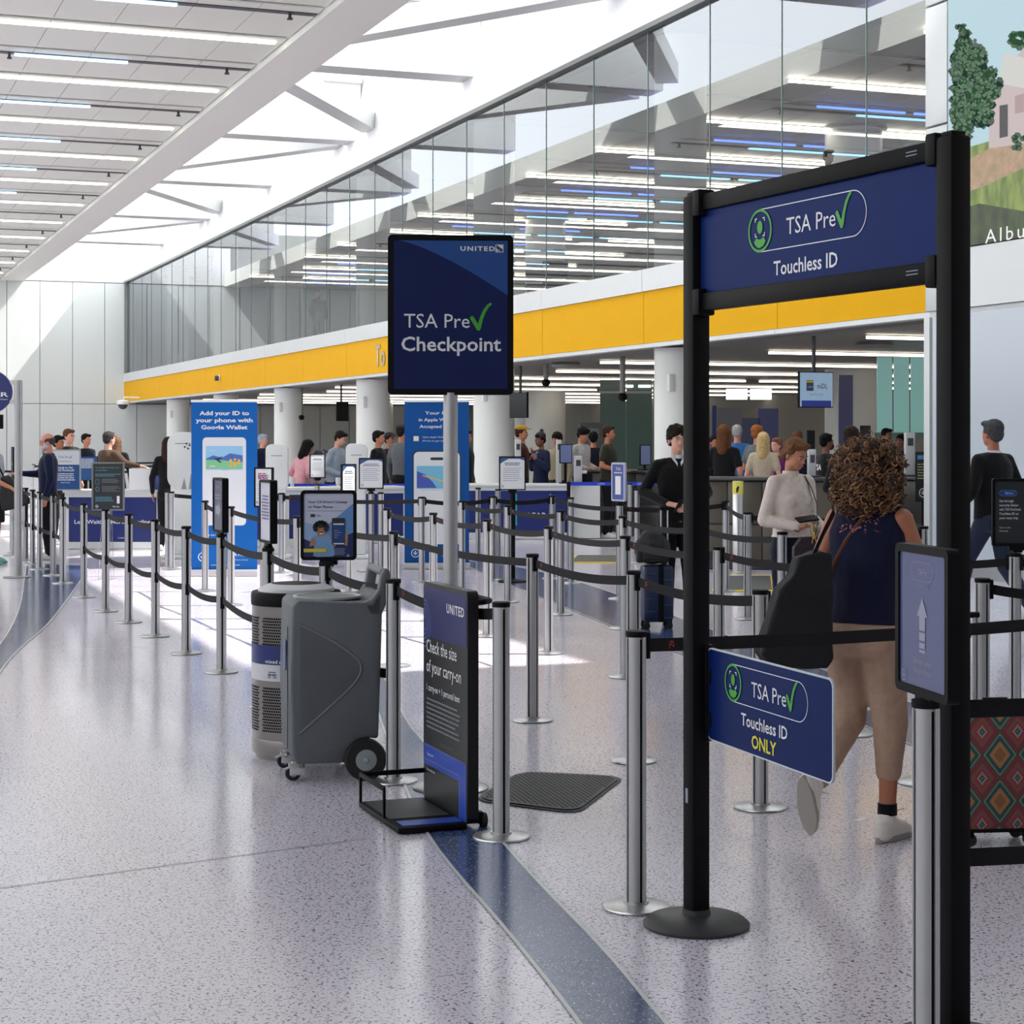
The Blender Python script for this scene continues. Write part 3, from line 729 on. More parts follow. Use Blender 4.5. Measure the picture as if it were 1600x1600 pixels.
s = notice('pale pink notice in black frame behind the slim text sign', 412.5, 730, 793, 17.0, .21, -.5, 8, arc=False, h=.37)
s.lines(-s.w*.35, s.w*.3, s.zc+.12, .022, 3, .012, M('pink print', lin(190,90,130), .5))
# pale blue framed sign on its stanchion
s = framed('lane_sign', 'pale framed blue sign tilted on its stanchion left of the young man', 'sign', at(967, 19.0), -.95, .22, .40, hz(753,19.0), M('lane sign blue', lin(70,84,150), .4), fmat=M('pale blue frame', lin(180,188,215), .4), rad=.02); zc = s.zc
s.rect(-.05, zc-.13, .04, zc+.06, ink, 'white_bar', 2); s.text('TSA', 0, zc+.12, .03, ink, .08, align='CENTER'); s.lines(-.07, .07, zc+.09, .02, 1, .01, ink)

# ================================================================ THE CHECKPOINT SIGN (tall pole)
dS = 8.78; c = at(704, dS)
t = thing('checkpoint_sign', 'tall pole sign reading TSA Pre Checkpoint in a black frame', 'sign', (c.x, c.y, 0), -ANG + .06)
zt, zb = hz(368, dS), hz(617, dS); zc = (zt+zb)/2; W, H = .598, zt-zb
o_ = rrect(W, H, .022, 0, zc); MB().prism(o_, -.03, .03).obj('frame', black, t, angle=40)
MB().prism(rrect(W-.055, H-.055, .006, 0, zc), -.0312, -.029).obj('face', M('checkpoint navy', lin(16,32,82), .45, spec=.25), t, smooth=False)
s = Sheet(t, -.0312); w2, h2 = (W-.055)/2, (H-.055)/2
arc = [(-w2+.02, zc+h2)] + [(-w2+.02+(2*w2-.02)*k/14, zc+h2 - (.26*(k/14)**1.35)) for k in range(1, 15)] + [(w2, zc+h2)]
s.poly(arc, M('checkpoint sweep blue', lin(28,72,140), .4), 'blue_sweep', 1)
s.text('UNITED', .046, zc+h2-.048, .022, ink, .165, bold=.03, space=1.25)
gx, gz = .232, zc+h2-.037; s.rect(gx-.019, gz-.019, gx+.019, gz+.019, ink, 'emblem', 2)
s.polys([[(gx-.019+.010*k, gz-.019), (gx-.016+.010*k, gz-.019), (gx+.004+.004*k, gz+.004-.002*k), (gx-.012+.003*k, gz+.017-.004*k), (gx-.019, gz+.019-.006*k), (gx-.002+.003*k, gz+.001-.003*k)] for k in range(4)], M('emblem blue', lin(28,60,120), .5), 'emblem_lines', 3)
tsa_pre(s, -.222, zc-.062, .070, .312, ink)
s.text('Checkpoint', -.235, zc-.172, .070, ink, .475, bold=.016)
MB().lathe([(.0345, .05), (.0345, zb+.01)], n=28).obj('pole', steel, t)
MB().lathe([(.05, 0), (.178, 0), (.182, .008), (.172, .016), (.05, .03), (.036, .06)], n=48).obj('base', MATS['brushed base plate'], t)
MB().box((0, .045, zc-.1), (.09, .03, .35)).obj('bracket', black, t)

# ================================================================ THE TOUCHLESS ARCH
pa, pb = at(1088, 6.32), at(1489.5, 5.06); v = pb-pa; ya = atan2(v.y, v.x); L = v.length
t = thing('lane_arch', 'black metal arch with a blue touchless header over the lane', 'arch', (pa.x, pa.y, 0), ya)
rub = M('black base disc', (.03,.03,.032), .45)
for x in (0, L):
    b = MB().box((x, 0, 1.27), (.072, .072, 2.48)).obj('post', black, t, bevel=.012)
    MB().box((x, 0, 2.512), (.05, .05, .02)).obj('post_cap', black, t, bevel=.006)
    MB().lathe([(.05, 0), (.182, 0), (.184, .010), (.165, .026), (.05, .042), (.048, .06)], (x, 0, 0), n=48).obj('base', rub, t)
x0, x1 = .036, L-.036
MB().box(((x0+x1)/2, 0, 2.478), (x1-x0, .045, .055)).obj('top_rail', black, t, bevel=.004)
MB().box(((x0+x1)/2, 0, 2.140), (x1-x0, .045, .058)).obj('lower_rail', black, t, bevel=.004)
for z in (2.478, 2.140):
    for x in (x0+.02, x1-.02): MB().box((x, -.005, z), (.045, .066, .09)).obj('bracket', black, t, bevel=.006)
hb = M('header blue', lin(8,36,98), .45, spec=.08)
MB().box(((x0+x1)/2, 0, 2.309), (x1-x0-.01, .012, .284)).obj('header_panel', hb, t)
s = Sheet(t, -.006)
touchless_logo(s, .484*L, 2.347, .65, .140)
tsa_pre(s, .4105*L, 2.319, .056, .268)
s.text('Touchless ID', .358*L, 2.196, .047, ink, .352, bold=.014)
s2 = Sheet(t, -.023); 
for z in (2.485, 2.148): s2.lines(L-.18, L-.12, z, .01, 2, .003, grey_ink)
MB().box((.0, -.037, .45), (.014, .004, .05)).obj('serial_label', grey_ink, t)
# hinged board
qa, qb = at(1107, 6.30), at(1303.5, 5.46); v = qb-qa; yb = atan2(v.y, v.x); Lb = v.length
t2 = thing('hanging_board', 'blue board hinged on the arch post reading Touchless ID ONLY', 'sign', (qa.x, qa.y, 0), yb)
zc = .803; hh = .315
MB().prism(rrect(Lb, hh, .028, Lb/2, zc), -.004, .004).obj('edge_trim', M('white board edge', lin(200,205,215), .4), t2, angle=40)
MB().prism(rrect(Lb-.012, hh-.010, .024, Lb/2, zc), -.0046, .0046).obj('board', M('board blue', lin(8,32,90), .45, spec=.08), t2, angle=40)
MB().box((-.005, 0, zc), (.03, .03, .33)).box((.012, 0, zc+.06), (.04, .02, .05)).box((.012, 0, zc-.09), (.04, .02, .05)).obj('hinge', black, t2, bevel=.004)
s = Sheet(t2, -.0046)
touchless_logo(s, .4945*Lb, .864, .588, .126)
tsa_pre(s, .388*Lb, .836, .052, .244)
s.text('Touchless ID', .302*Lb, .734, .042, ink, .329, bold=.012)
s.text('ONLY', .39*Lb, .671, .044, yellow_ink, .175, bold=.02)
# belts clipped on the right arch post, going right
POSTS['arch'] = thing('belt_anchor', 'x', 'x', (pb.x, pb.y, 0), 0)
for z in (.93, .52):
    e = P(5.25, 2.2)
    o = belt('arch', (e.x, e.y, 0), .0, z, logo=False, h=.05)
    o.parent = t; vloc = Matrix.Rotation(-ya, 4, 'Z') @ Matrix.Translation(-Vector((pa.x, pa.y, 0)))
    o.data.transform(vloc @ Matrix.Translation(Vector((pb.x, pb.y, 0))))
for ch in list(POSTS['arch'].children): bpy.data.objects.remove(ch)
bpy.data.objects.remove(POSTS.pop('arch'))
# ================================================================ GREY CART
gp_m = M('grey moulded plastic', lin(98,102,109), .6, noise=.32, scale=260, bump=.15)
gp_l = M('grey moulded plastic rim', lin(120,124,132), .55)
a = at(457, 8.92); b_ = P(9.02, -.655); v = b_-a; yc = atan2(v.y, v.x); Wc = v.length; Dc = .46
t = thing('wheeled_cart', 'grey moulded wheeled liquid-waste cart with top handle beside the trash bin', 'cart', (a.x, a.y, 0), yc)
# body: side profile in local XZ (x along the broad face), extruded back
prof = [(0,.135),(.02,.09),(.25,.085),(.262,.12),(.285,.165),(.32,.195),(.365,.205),(.41,.20),(Wc,.20),(Wc+.012,.55),(Wc+.02,.86),(Wc+.028,.92),(Wc-.005,.915),(Wc-.04,.87),(Wc-.07,.868),(.03,.886),(.0,.86),(-.01,.5)]
cb = MB().prism(prof, 0, Dc).obj('body', gp_m, t, angle=50, bevel=.014)
# sunk arrow-shaped panel on the broad face, drawn as raised ridge and facets
rid = catmull([(.03,.77),(.17,.70),(.30,.61),(.335,.555),(.31,.485),(.20,.38),(.03,.235)], 4)
MB().tube([(p.x, -.001, p.y) for p in rid], .006, 8).obj('ridge', gp_l, t)
inner = [(p.x, p.y) for p in rid]
MB().prism(inner, -.004, .002).obj('raised_panel', gp_m, t, bevel=.003)
for yy, nm in ((.0, 'near'), (Dc, 'far')): pass
hp = [(Wc-.075,.868),(Wc-.03,.885),(Wc+.0,.93),(Wc+.012,1.0),(Wc+.03,1.035),(Wc+.055,1.03),(Wc+.062,.99),(Wc+.04,.86),(Wc+.015,.80),(Wc-.05,.80)]
[MB().prism(hp, q0, q0+.06).obj('handle_bracket', gp_m, t, bevel=.012) for q0 in (0, Dc-.06)]
MB().cyl(.020, .05, Dc-.05, (Wc+.035, 0, 1.012), 16, 'Y').obj('handle_bar', gp_l, t)
MB().lathe([(.17, 0), (.17, .012), (.155, .012), (.15, .004)], (.20, .23, .878), 40).obj('lid_rim', M('pale rim', lin(175,178,180), .4), t)
MB().lathe([(.150, 0), (.150, .004)], (.20, .23, .880), 40).obj('opening', M('grey lid', lin(125,126,126), .6), t)
MB().box((-.012, .22, .60), (.006, .10, .15)).obj('handicap_plate', M('blue side label', lin(60,75,130), .4), t, bevel=.003)
MB().box((-.012, .10, .45), (.004, .006, .60)).obj('seam', dark, t)
def wheel(parent, x, y, r, w, hubr):
    o = MB().lathe([(r*.72, -w/2), (r*.94, -w/2), (r, -w*.3), (r, w*.3), (r*.94, w/2), (r*.72, w/2)], (x, y, r), 32, 'Y').obj('wheel', M('black rubber', (.012,.012,.013), .7), parent)
    MB().lathe([(hubr*.3, -w/2-.004), (hubr, -w/2+.002), (hubr, w/2-.002), (hubr*.3, w/2+.004)], (x, y, r), 24, 'Y').obj('hub', M('grey hub', lin(160,168,170), .4, .3), o)
    MB().lathe([(r*.10, -w/2-.012), (r*.14, -w/2-.004), (r*.14, w/2+.004), (r*.1, w/2+.012)], (x, y, r), 12, 'Y').obj('axle_cap', steel, o)
wheel(t, .355, -.015, .103, .055, .068); wheel(t, .355, Dc+.015, .103, .055, .068)
MB().cyl(.012, 0, Dc, (.355, 0, .103), 10, 'Y').obj('axle', steel, t)
for yy in (.06, Dc-.05):
    x = .01
    fk = MB().box((x+.03, yy, .092), (.075, .05, .008)); fk.slab([(x-.02, yy-.026), (x+.055, yy-.026), (x+.055, yy-.022), (x-.02, yy-.022)], .03, .09); fk.slab([(x-.02, yy+.022), (x+.055, yy+.022), (x+.055, yy+.026), (x-.02, yy+.026)], .03, .09)
    c_ = fk.obj('caster_fork', chrome, t, bevel=.002)
    MB().lathe([(.02, -.016), (.037, -.014), (.040, 0), (.037, .014), (.02, .016)], (x, yy, .040), 20, 'Y').obj('caster_wheel', MATS['black rubber'], c_)
    MB().lathe([(.02, -.018), (.02, .018)], (x, yy, .040), 12, 'Y').obj('caster_hub', MATS['grey hub'], c_)
    MB().tube([(x-.01, yy-.02, .075), (x-.05, yy-.025, .06)], .007, 6).obj('brake_lever', chrome, c_)

# ================================================================ PERFORATED TRASH BIN
c = at(463, 9.72); R = .232
t = thing('trash_bin', 'round perforated steel recycling bin behind the grey cart', 'trash bin', (c.x, c.y, 0), -ANG)
satin = M('satin bin steel', lin(140,134,133), .38, .6)
MB().lathe([(R-.01, .03), (R, .03), (R, .11), (R, .80), (R-.002, .80)], n=56).obj('body', satin, t)
pf = MB(); hx = .0118
for (z0_, z1_) in ((.155, .405), (.605, .765)):
    for sec in range(8):
        a0 = 2*pi*sec/8; nc = 11
        for i in range(nc):
            for j in range(int((z1_-z0_)/(hx*1.25))):
                aa = a0 + .075 + (2*pi/8-.15)*(i + (.5 if j % 2 else 0))/nc; z = z0_ + j*hx*1.25
                ct = Vector(((R+.0012)*cos(aa), (R+.0012)*sin(aa), z)); tx = Vector((-sin(aa), cos(aa), 0))
                pf.add([ct + tx*(hx*.52*cos(k*pi/3)) + Vector((0,0,hx*.50*sin(k*pi/3))) for k in range(6)], [tuple(range(6))])
tag(pf.obj('perforation', black, t, smooth=False), kind='stuff')
MB().lathe([(R+.003, .475), (R+.003, .555), (R+.003, .60)], n=56).obj('blue_band', M('bin blue band', lin(28,44,110), .4), t)
MB().lathe([(R+.0035, .415), (R+.0035, .500)], n=56).obj('white_band', M('bin white band', lin(205,205,212), .4), t)
MB().lathe([(R-.02, .0), (R-.015, .03), (R+.002, .045), (R+.002, .10), (R-.002, .11)], n=56).obj('foot', satin, t)
MB().lathe([(R+.004, .80), (R+.006, .81), (R+.006, .855), (R, .868), (R-.03, .870)], n=56).obj('black_rim', black, t)
MB().lathe([(R-.028, .862), (R-.035, .885), (.15, .905), (.135, .908)], n=56).obj('lid', M('lid grey white', lin(200,200,205), .4), t)
MB().lathe([(.132, .909), (.128, .900)], n=40).obj('opening', black, t)
me = text_mesh('lettering', 'mixed recycling', ink, .19, .020, bold=.01)
for v_ in me.vertices:
    aa = -pi/2 - .62 + v_.co.x/R; v_.co = Vector(((R+.0045)*cos(aa), (R+.0045)*sin(aa), .503+v_.co.y if False else .508+v_.co.z))
link('lettering', me, t)
rg = MB(); aa = -pi/2 - .05
for k in range(3):
    e = aa + 2*pi*0; an = 2*pi*k/3+.5
    u_, w_ = .016*cos(an), .016*sin(an); q = aa - .02
    pts = []
    for uu, ww in ((u_-.008, w_-.003), (u_+.008, w_-.003), (u_, w_+.010)):
        pts.append(((R+.0045)*cos(q+uu/R), (R+.0045)*sin(q+uu/R), .562+ww))
    rg.add(pts, [(0,1,2)])
rg.obj('recycling_mark', ink, t, smooth=False)
ic = MB()
for uu, z, w_, h_ in ((-.075,.448,.05,.012), (-.075,.462,.044,.006), (-.075,.435,.054,.006), (.02,.45,.028,.055)):
    q = -pi/2 + uu/R - .12
    for k in range(1): ic.add([((R+.0048)*cos(q+s_*w_/2/R), (R+.0048)*sin(q+s_*w_/2/R), z+e_*h_/2) for s_, e_ in ((-1,-1),(1,-1),(1,1),(-1,1))], [(0,1,2,3)])
ic.obj('container_icons', M('icon grey', lin(100,105,125), .5), t, smooth=False)

# ================================================================ BAG SIZER
A = P(8.42, -.405); B = P(7.85, -.190); v = B-A; ys_ = atan2(v.y, v.x); Lp = v.length
t = thing('bag_sizer', 'black and navy carry-on size checker stand with tray at its foot', 'bag sizer', (A.x, A.y, 0), ys_)
# local x: along the panel towards the viewer, local y: to the right of it (behind the print)
hp_ = 1.02
MB().prism(rrect(Lp, hp_-.02, .03, Lp/2, .01+(hp_-.02)/2+.01), -.0, .05).obj('panel', M('sizer black', (.010,.010,.012), .4, spec=.3), t, angle=40)
s = Sheet(t, -.0005); W = Lp
s.poly([(.012,.775),(W-.012,.775),(W-.012,.98),(W-.03,1.0),(.03,1.0),(.012,.98)], M('sizer navy', lin(26,32,92), .4, spec=.3), 'navy_head', 1)
s.text('UNITED', W-.275, .905, .042, ink, .235, bold=.02, space=1.15)
for k in range(5):
    r0 = .035+.022*k; pts_o = [(.012 + (r0+.006)*cos(q)*.8, .83 + (r0+.006)*sin(q)*.85) for q in [pi*(-.5+i/12) for i in range(13)]]; pts_i = [(.012 + r0*cos(q)*.8, .83 + r0*sin(q)*.85) for q in [pi*(-.5+i/12) for i in range(13)]]
    s.ring(pts_o, pts_i, M('sizer line blue', lin(95,105,170), .5), 'globe_line', 2) if False else s.poly(pts_o + pts_i[::-1], M('sizer line blue', lin(95,105,170), .5), 'globe_line', 2)
s.text('Check the size', .05, .705, .060, ink, .42); s.text('of your carry-on', .05, .615, .060, ink, .48)
s.text('1 carry-on + 1 personal item', .05, .53, .032, ink, .46)
fp = M('sizer small print', lin(120,122,130), .5)
for z, n in ((.488, 3), (.425, 4)): s.lines(.05, W-.09, z, .021, n, .008, fp, ragged=.15)
s.text('STAR ALLIANCE', .22, .255+.05, .012, M('sizer faint print', lin(80,82,90), .5), .20)
bl_m = M('sizer blue', lin(24,66,170), .4, spec=.3)
s.polys([[(.012,.215),(W-.012,.215),(W-.012,.275),(.012,.285)], [(W-.115,.03),(W-.012,.03),(W-.012,.215),(W-.115,.215)], [(.012,.19),(W-.115,.19),(W-.115,.215),(.012,.215)]], bl_m, 'blue_frame', 1)
s.ring(rrect(W-.11, .20, .02, (W-.11)/2+.01, .115), rrect(W-.116, .194, .018, (W-.11)/2+.01, .115), fp, 'size_outline', 2)
s.ring(rrect(W-.03, .262, .02, W/2, .150), rrect(W-.036, .256, .018, W/2, .150), fp, 'size_outline', 2)
s.text('Carry-on', .06, .235, .014, ink, .085); s.text('Personal item', .05, .165, .012, ink, .12)
# tray: extends to -y (left of the panel)
Tw = .31
MB().box((Lp/2+.0, -Tw/2, .018), (Lp, Tw, .026)).obj('tray', black, t, bevel=.008)
MB().box((Lp/2-.08, -Tw/2, .0325), (Lp-.20, Tw-.04, .003)).obj('tray_mat', M('tray mat', (.02,.022,.028), .5), t)
MB().box((Lp-.075, -Tw/2+.01, .0330), (.10, Tw-.04, .003)).obj('tray_blue_strip', bl_m, t)
rl = MB(); r_ = .013
def bar(p, q, w=.022, h=.012):
    p, q = Vector(p), Vector(q); d_ = q-p; 
    if abs(d_.z) > .01: rl.box((p+q)/2, (.014, .012, abs(d_.z)))
    else: rl.box((p+q)/2, (max(abs(d_.x), .012), max(abs(d_.y), .012), w))
bar((.008,-Tw+.008,.02), (.008,-Tw+.008,.165)); bar((Lp*.62,-Tw+.008,.02), (Lp*.62,-Tw+.008,.165))
bar((.008,-Tw+.008,.155), (Lp*.62,-Tw+.008,.155)); bar((.008,-Tw+.008,.155), (.008,0,.155))
rl.obj('rail', black, t, bevel=.003)
MB().tube([(Lp*.35,.05,.955),(Lp*.35,.13,.96),(Lp*.42,.17,.96),(Lp*.68,.17,.96),(Lp*.75,.13,.96),(Lp*.75,.05,.955)], .014, 10).obj('push_handle', black, t)
for x in (.10, Lp-.04):
    MB().lathe([(.012, -.012), (.030, -.012), (.032, 0), (.030, .012), (.012, .012)], (x, .085, .032), 20, 'Y').obj('wheel', MATS['black rubber'], t)
    MB().box((x, .065, .045), (.05, .03, .05)).obj('wheel_bracket', black, t, bevel=.005)

# ================================================================ RUBBER MAT
q = [ground(738,1252), ground(812,1207), ground(978,1215), ground(903,1273)]
cx_ = sum((p for p in q), Vector())/4
t = thing('rubber_mat', 'black textured anti-fatigue mat on the floor by the second row', 'mat', (cx_.x, cx_.y, 0))
lp = []
for i in range(4):
    p0, p1, p2 = q[i-1]-cx_, q[i]-cx_, q[(i+1) % 4]-cx_
    u_, w_ = (p0-p1).normalized()*.12, (p2-p1).normalized()*.12
    for k in range(5):
        s_ = k/4; lp.append(((p1+u_)*(1-s_)**2 + p1*2*s_*(1-s_) + (p1+w_)*s_**2))
rubm = M('mat rubber', lin(62,64,62), .55, bump=.2, scale=60)
MB().slab([(p.x, p.y) for p in lp], .0, .006).obj('edge', rubm, t)
MB().slab([(p.x*.95, p.y*.95) for p in lp], .006, .012).obj('pad', rubm, t)
dm = MB(); ax = (q[2]-q[1]).normalized(); ay = Vector((-ax.y, ax.x, 0))
def inside(p, poly):
    r = False
    for i in range(len(poly)):
        a_, b2 = poly[i], poly[i-1]
        if (a_.y > p.y) != (b2.y > p.y) and p.x < (b2.x-a_.x)*(p.y-a_.y)/(b2.y-a_.y)+a_.x: r = not r
    return r
sc = [p*.90 for p in lp]
for i in range(-42, 43):
    for j in range(-36, 37):
        p = ax*(i*.026 + (.013 if j % 2 else 0)) + ay*(j*.0225)
        if inside(p, sc):
            dm.add([p+ax*.011+Vector((0,0,.012)), p+ay*.010+Vector((0,0,.012)), p-ax*.011+Vector((0,0,.012)), p-ay*.010+Vector((0,0,.012)), p+Vector((0,0,.0165))], [(0,1,4),(1,2,4),(2,3,4),(3,0,4)])
tag(dm.obj('raised_studs', rubm, t, smooth=False), kind='stuff')

# ================================================================ PHONE BANNERS
def banner(label, pxl, pxr, ytop, ybot, d, words, bodytext, variant, blue):
    w = (pxr-pxl)*d/F; h = hz(ytop, d); c = at((pxl+pxr)/2, d)
    t = thing('banner_stand', label, 'banner', (c.x, c.y, 0), -ANG)
    MB().box((0, 0, .04), (w+.03, .14, .08)).obj('base', M('banner base', lin(190,190,192), .4, .3), t, bevel=.012)
    MB().box((0, 0, h-.012), (w+.01, .03, .03)).obj('top_bar', white, t, bevel=.004)
    MB().box((0, .03, h/2), (.025, .02, h-.04)).obj('support_pole', steel, t)
    z0, z1 = .08, h-.02
    MB().box((0, 0, (z0+z1)/2), (w, .004, z1-z0)).obj('banner_sheet', blue, t)
    s = Sheet(t, -.002); g = (z1-z0)/100; u = w/2; Z = lambda p: z1-(z1-z0)*p      # p: fraction from the top
    for i, (line, wd) in enumerate(words): s.text(line, 0 if variant == 0 else .0, Z(.068+.042*i + .012), .050 if variant == 0 else .042, ink, wd, bold=.03 if variant == 0 else .012, align='CENTER')
    wp_ = M('phone white', lin(225,228,232), .4)
    if variant == 0:
        s.poly(rrect(w*.66, h*.50, .05, 0, Z(.475)), wp_, 'phone_print', 1)
        zc = Z(.335); cw, ch = w*.56, h*.135
        s.poly(rrect(cw, ch, .012, 0, zc), M('card sky', lin(150,200,235), .4), 'card_sky', 2)
        s.poly([(-cw/2, zc-.01), (-cw*.3, zc+.03), (-.03, zc+.0), (cw*.15, zc+.055), (cw/2, zc+.03), (cw/2, zc-.05), (-cw/2, zc-.03)], M('card hills', lin(70,110,190), .4), 'card_hills', 3)
        s.poly([(-cw/2, zc-.02), (0, zc-.03), (cw/2, zc-.05), (cw/2, zc-ch/2+.01), (-cw/2, zc-ch/2+.01)], M('card field', lin(130,200,150), .4), 'card_field', 4)
        s.polys([ellipse(.018, .016, cw*(.18+.11*(k % 3)), zc-.03-.035*(k//3)+.01*(k % 2), 10) for k in range(8)], M('poppy orange', lin(245,175,50), .4), 'card_poppies', 5)
        s.poly([(-.10, zc+.0), (-.03, zc-.055), (-.05, zc-.06), (-.12, zc-.01)], inkb, 'card_bird', 6); s.poly([(-.09, zc-.01), (-.02, zc+.02), (-.03, zc+.0), (-.08, zc-.03)], inkb, 'card_bird', 6)
        s.text('California', -cw*.43, zc+ch*.30, .014, ink, .10, lift=6); s.text('CADMV', -cw*.40, zc-ch*.38, .020, ink, .07, bold=.03, lift=6)
        s.rect(-.03, Z(.405), .05, Z(.408), M('notice line', lin(150,150,160), .5), 'phone_line', 2)
        s.text('Scan here', -w*.30, Z(.80), .026, ink, .15); s.text('to learn more', -w*.30, Z(.835), .026, ink, .17)
        tsa_badge(s, -w*.33, Z(.925), .055, ink); s.text('TSA Pre', w*.08, Z(.92), .036, ink, .17, bold=.02); check(s, w*.08+.175, Z(.92), .045)
        s.text('touchless identity', w*.11, Z(.945), .014, ink, .2); s.lines(-w*.2, w*.35, Z(.975), .02, 1, .006, ink)
    else:
        s.rect(-w*.36, Z(.245), -w*.28, Z(.215), M('wallet icon', lin(235,232,215), .4), 'wallet_icon', 1)
        s.text('Open Apple Wallet on', -w*.22, Z(.225), .020, ink, .34); s.text('iPhone to get started', -w*.22, Z(.248), .020, ink, .34)
        s.poly(rrect(w*.74, h*.66, .07, 0, Z(.65)), inkb, 'phone_edge', 1)
        s.poly(rrect(w*.71, h*.645, .06, 0, Z(.65)), wp_, 'phone_print', 2)
        s.poly(rrect(w*.20, .035, .017, 0, Z(.355)), inkb, 'phone_island', 3)
        zc = Z(.47); cw, ch = w*.62, h*.135
        s.poly(rrect(cw, ch, .012, 0, zc), M('card sea', lin(120,190,220), .4), 'card_sky', 3)
        s.poly([(-cw/2, zc+.08), (-cw*.3, zc+.04), (-cw*.1, zc-.06), (0, zc-ch/2+.01), (-cw/2, zc-ch/2+.01)], M('card violet', lin(70,90,180), .4), 'card_coast', 4)
        s.poly([(-cw*.35, zc+.03), (cw*.2, zc-.05), (cw*.2, zc-.065), (-cw*.35, zc+.015)], M('card bridge', lin(235,190,60), .4), 'card_bridge', 5)
        s.rect(-w*.25, Z(.548), w*.1, Z(.550), M('notice line', lin(150,150,160), .5), 'phone_line', 3)
        s.rect(-w*.5, Z(.885), w*.5, Z(.999), blue, 'blue_foot', 4)
        tsa_badge(s, -w*.33, Z(.94), .055, ink, 6); s.text('TSA Pre', w*.06, Z(.935), .036, ink, .17, bold=.02, lift=6)
        check(s, w*.06+.175, Z(.935), .045, lift=6); s.text('touchless identity', w*.08, Z(.96), .014, ink, .2, lift=6)
    return t
banner('tall blue banner reading Add your ID to your phone, left of the kiosks', 299, 402, 625, 897, 22.2,
       [('Add your ID to', .60), ('your phone with', .69), ('Google Wallet', .56)], None, 0, M('banner sky blue', lin(16,98,178), .5, spec=.2))
banner('tall blue banner about Apple Wallet half behind the checkpoint pole', 632, 733, 625, 889, 23.4,
       [('Your ID', .30), ('in Apple Wallet', .46), ('Accepted here', .44)], None, 1, M('banner mid blue', lin(14,80,150), .5, spec=.2))

# ================================================================ NAVY DESKS
desk_w = M('desk white laminate', lin(218,222,220), .35); desk_n = M('desk navy panel', lin(30,44,112), .32)
def desk(label, pxl, pxr, dl, dr, top, words=None):
    a, b = at(pxl, dl), at(pxr, dr); v = b-a; L = v.length
    t = thing('reception_desk', label, 'desk', (a.x, a.y, 0), atan2(v.y, v.x))
    MB().box((L/2, .28, top-.02), (L+.04, .66, .04)).obj('worktop', desk_w, t, bevel=.006)
    [MB().box((xx, .27, top/2-.02), (.06, .54, top-.04)).obj('end_panel', desk_w, t) for xx in (.03, L-.03)]
    MB().box((L/2, .02, .06), (L-.12, .04, .10)).obj('rail', desk_w, t); MB().box((L/2, .02, top-.075), (L-.12, .04, .07)).obj('rail', desk_w, t)
    MB().box((L/2, .03, (top-.0)/2), (L-.12, .03, top-.22)).obj('front_panel', desk_n, t)
    s = Sheet(t, .015)
    if words: words(s, L, top)
    return t
def w1(s, L, top): s.text('Less Waiting. More Traveling.', L*.10, top*.43, .062, ink, L*.80, bold=.012); s.text('CLEAR', L*.55, top*.18, .022, ink, .12)
def w2(s, L, top): s.text('CLEAR', L*.695, top*.40, .075, ink, .40, bold=.02, space=1.1); teal = M('teal stroke', lin(30,190,170), .4); [s.rect(L*u, top*.25, L*u+.02, top*.82, teal, 'teal_stroke') for u in (.655, .865)]
desk('white desk with navy front reading Less Waiting, far left', 101, 251, 27.5, 27.5, .89, w1)
desk('white desk with navy front behind the left side of the blue banner', 272, 430, 27.9, 28.1, .89)
desk('white desk with navy front between the two kiosks', 446, 636, 28.3, 29.2, .90)
desk('navy desk with white frame reading CLEAR, behind the second banner', 640, 893, 30.2, 30.2, .91, w2)
# folding divider
t = thing('divider_screen', 'rounded violet-blue divider screen on the desk left of the banner', 'divider', at(280, 27.6), -ANG)
t.location.z = .0
pts = [(-.42,.89)] + [(-.42+.32*(1-cos(a)), .89+.34*sin(a)) for a in [pi/2*k/6 for k in range(1, 7)]] + [(.40,1.25),(.40,.89)]
MB().prism(pts, -.01, .01).obj('fabric', M('divider fabric', lin(88,98,170), .8), t)
MB().tube([(x, 0, z) for x, z in pts[:-1]], .014, 6).obj('piping', black, t)
o = MB().box((0, 0, 0), (.32, .012, .32)).obj('blank_card', M('white card', lin(235,238,240), .5)); o.location = at(218.5, 27.4, .89+.16); o.rotation_euler = (0, 0, -ANG); tag(o, 'plain white card standing on the white desk', 'card')

# left posters
s = framed('precheck_poster', 'silver framed poster Ready to Get TSA PreCheck standing on the desk', 'sign', at(102.5, 27.2), 0, .45, hz(702.5,27.2)-.89, (hz(702.5,27.2)+.89)/2, M('poster deep blue', lin(20,75,135), .4), fmat=M('silver frame', lin(165,168,170), .35, .5), rad=.008, socket=False); zc = s.zc; W, H = s.w/2, s.h/2
s.rect(-W, zc+H*.28, W, zc+H, M('poster head grey', lin(205,208,215), .4), 'grey_head', 1)
s.text('TSA Pre', -.11, zc+H*.62, .034, M('head lettering', lin(60,65,80), .5), .17); check(s, .065, zc+H*.62, .045, inkb); s.lines(-.10, .10, zc+H*.42, .03, 1, .014, grey_ink, center=True)
s.text('Ready to Get', 0, zc+H*.08, .030, ink, .22, bold=.02, align='CENTER'); s.text('TSA PreCheck?', 0, zc-H*.06, .030, ink, .26, bold=.02, align='CENTER')
s.lines(-.15, .15, zc-H*.22, .030, 4, .013, ink, center=True); s.text('Enroll Today!', 0, zc-H*.68, .020, ink, .13, align='CENTER')
s = framed('spanish_notice', 'dark framed Spanish notice on thin wire legs before the white desk', 'sign', at(169, 21.6), 0, .385, .57, hz(760,21.6), charcoal, fmat=M('grey frame', lin(125,128,128), .4, .4), rad=.006, socket=False); zc = s.zc; W, H = s.w/2, s.h/2
teal_p = M('teal print', lin(90,150,170), .5)
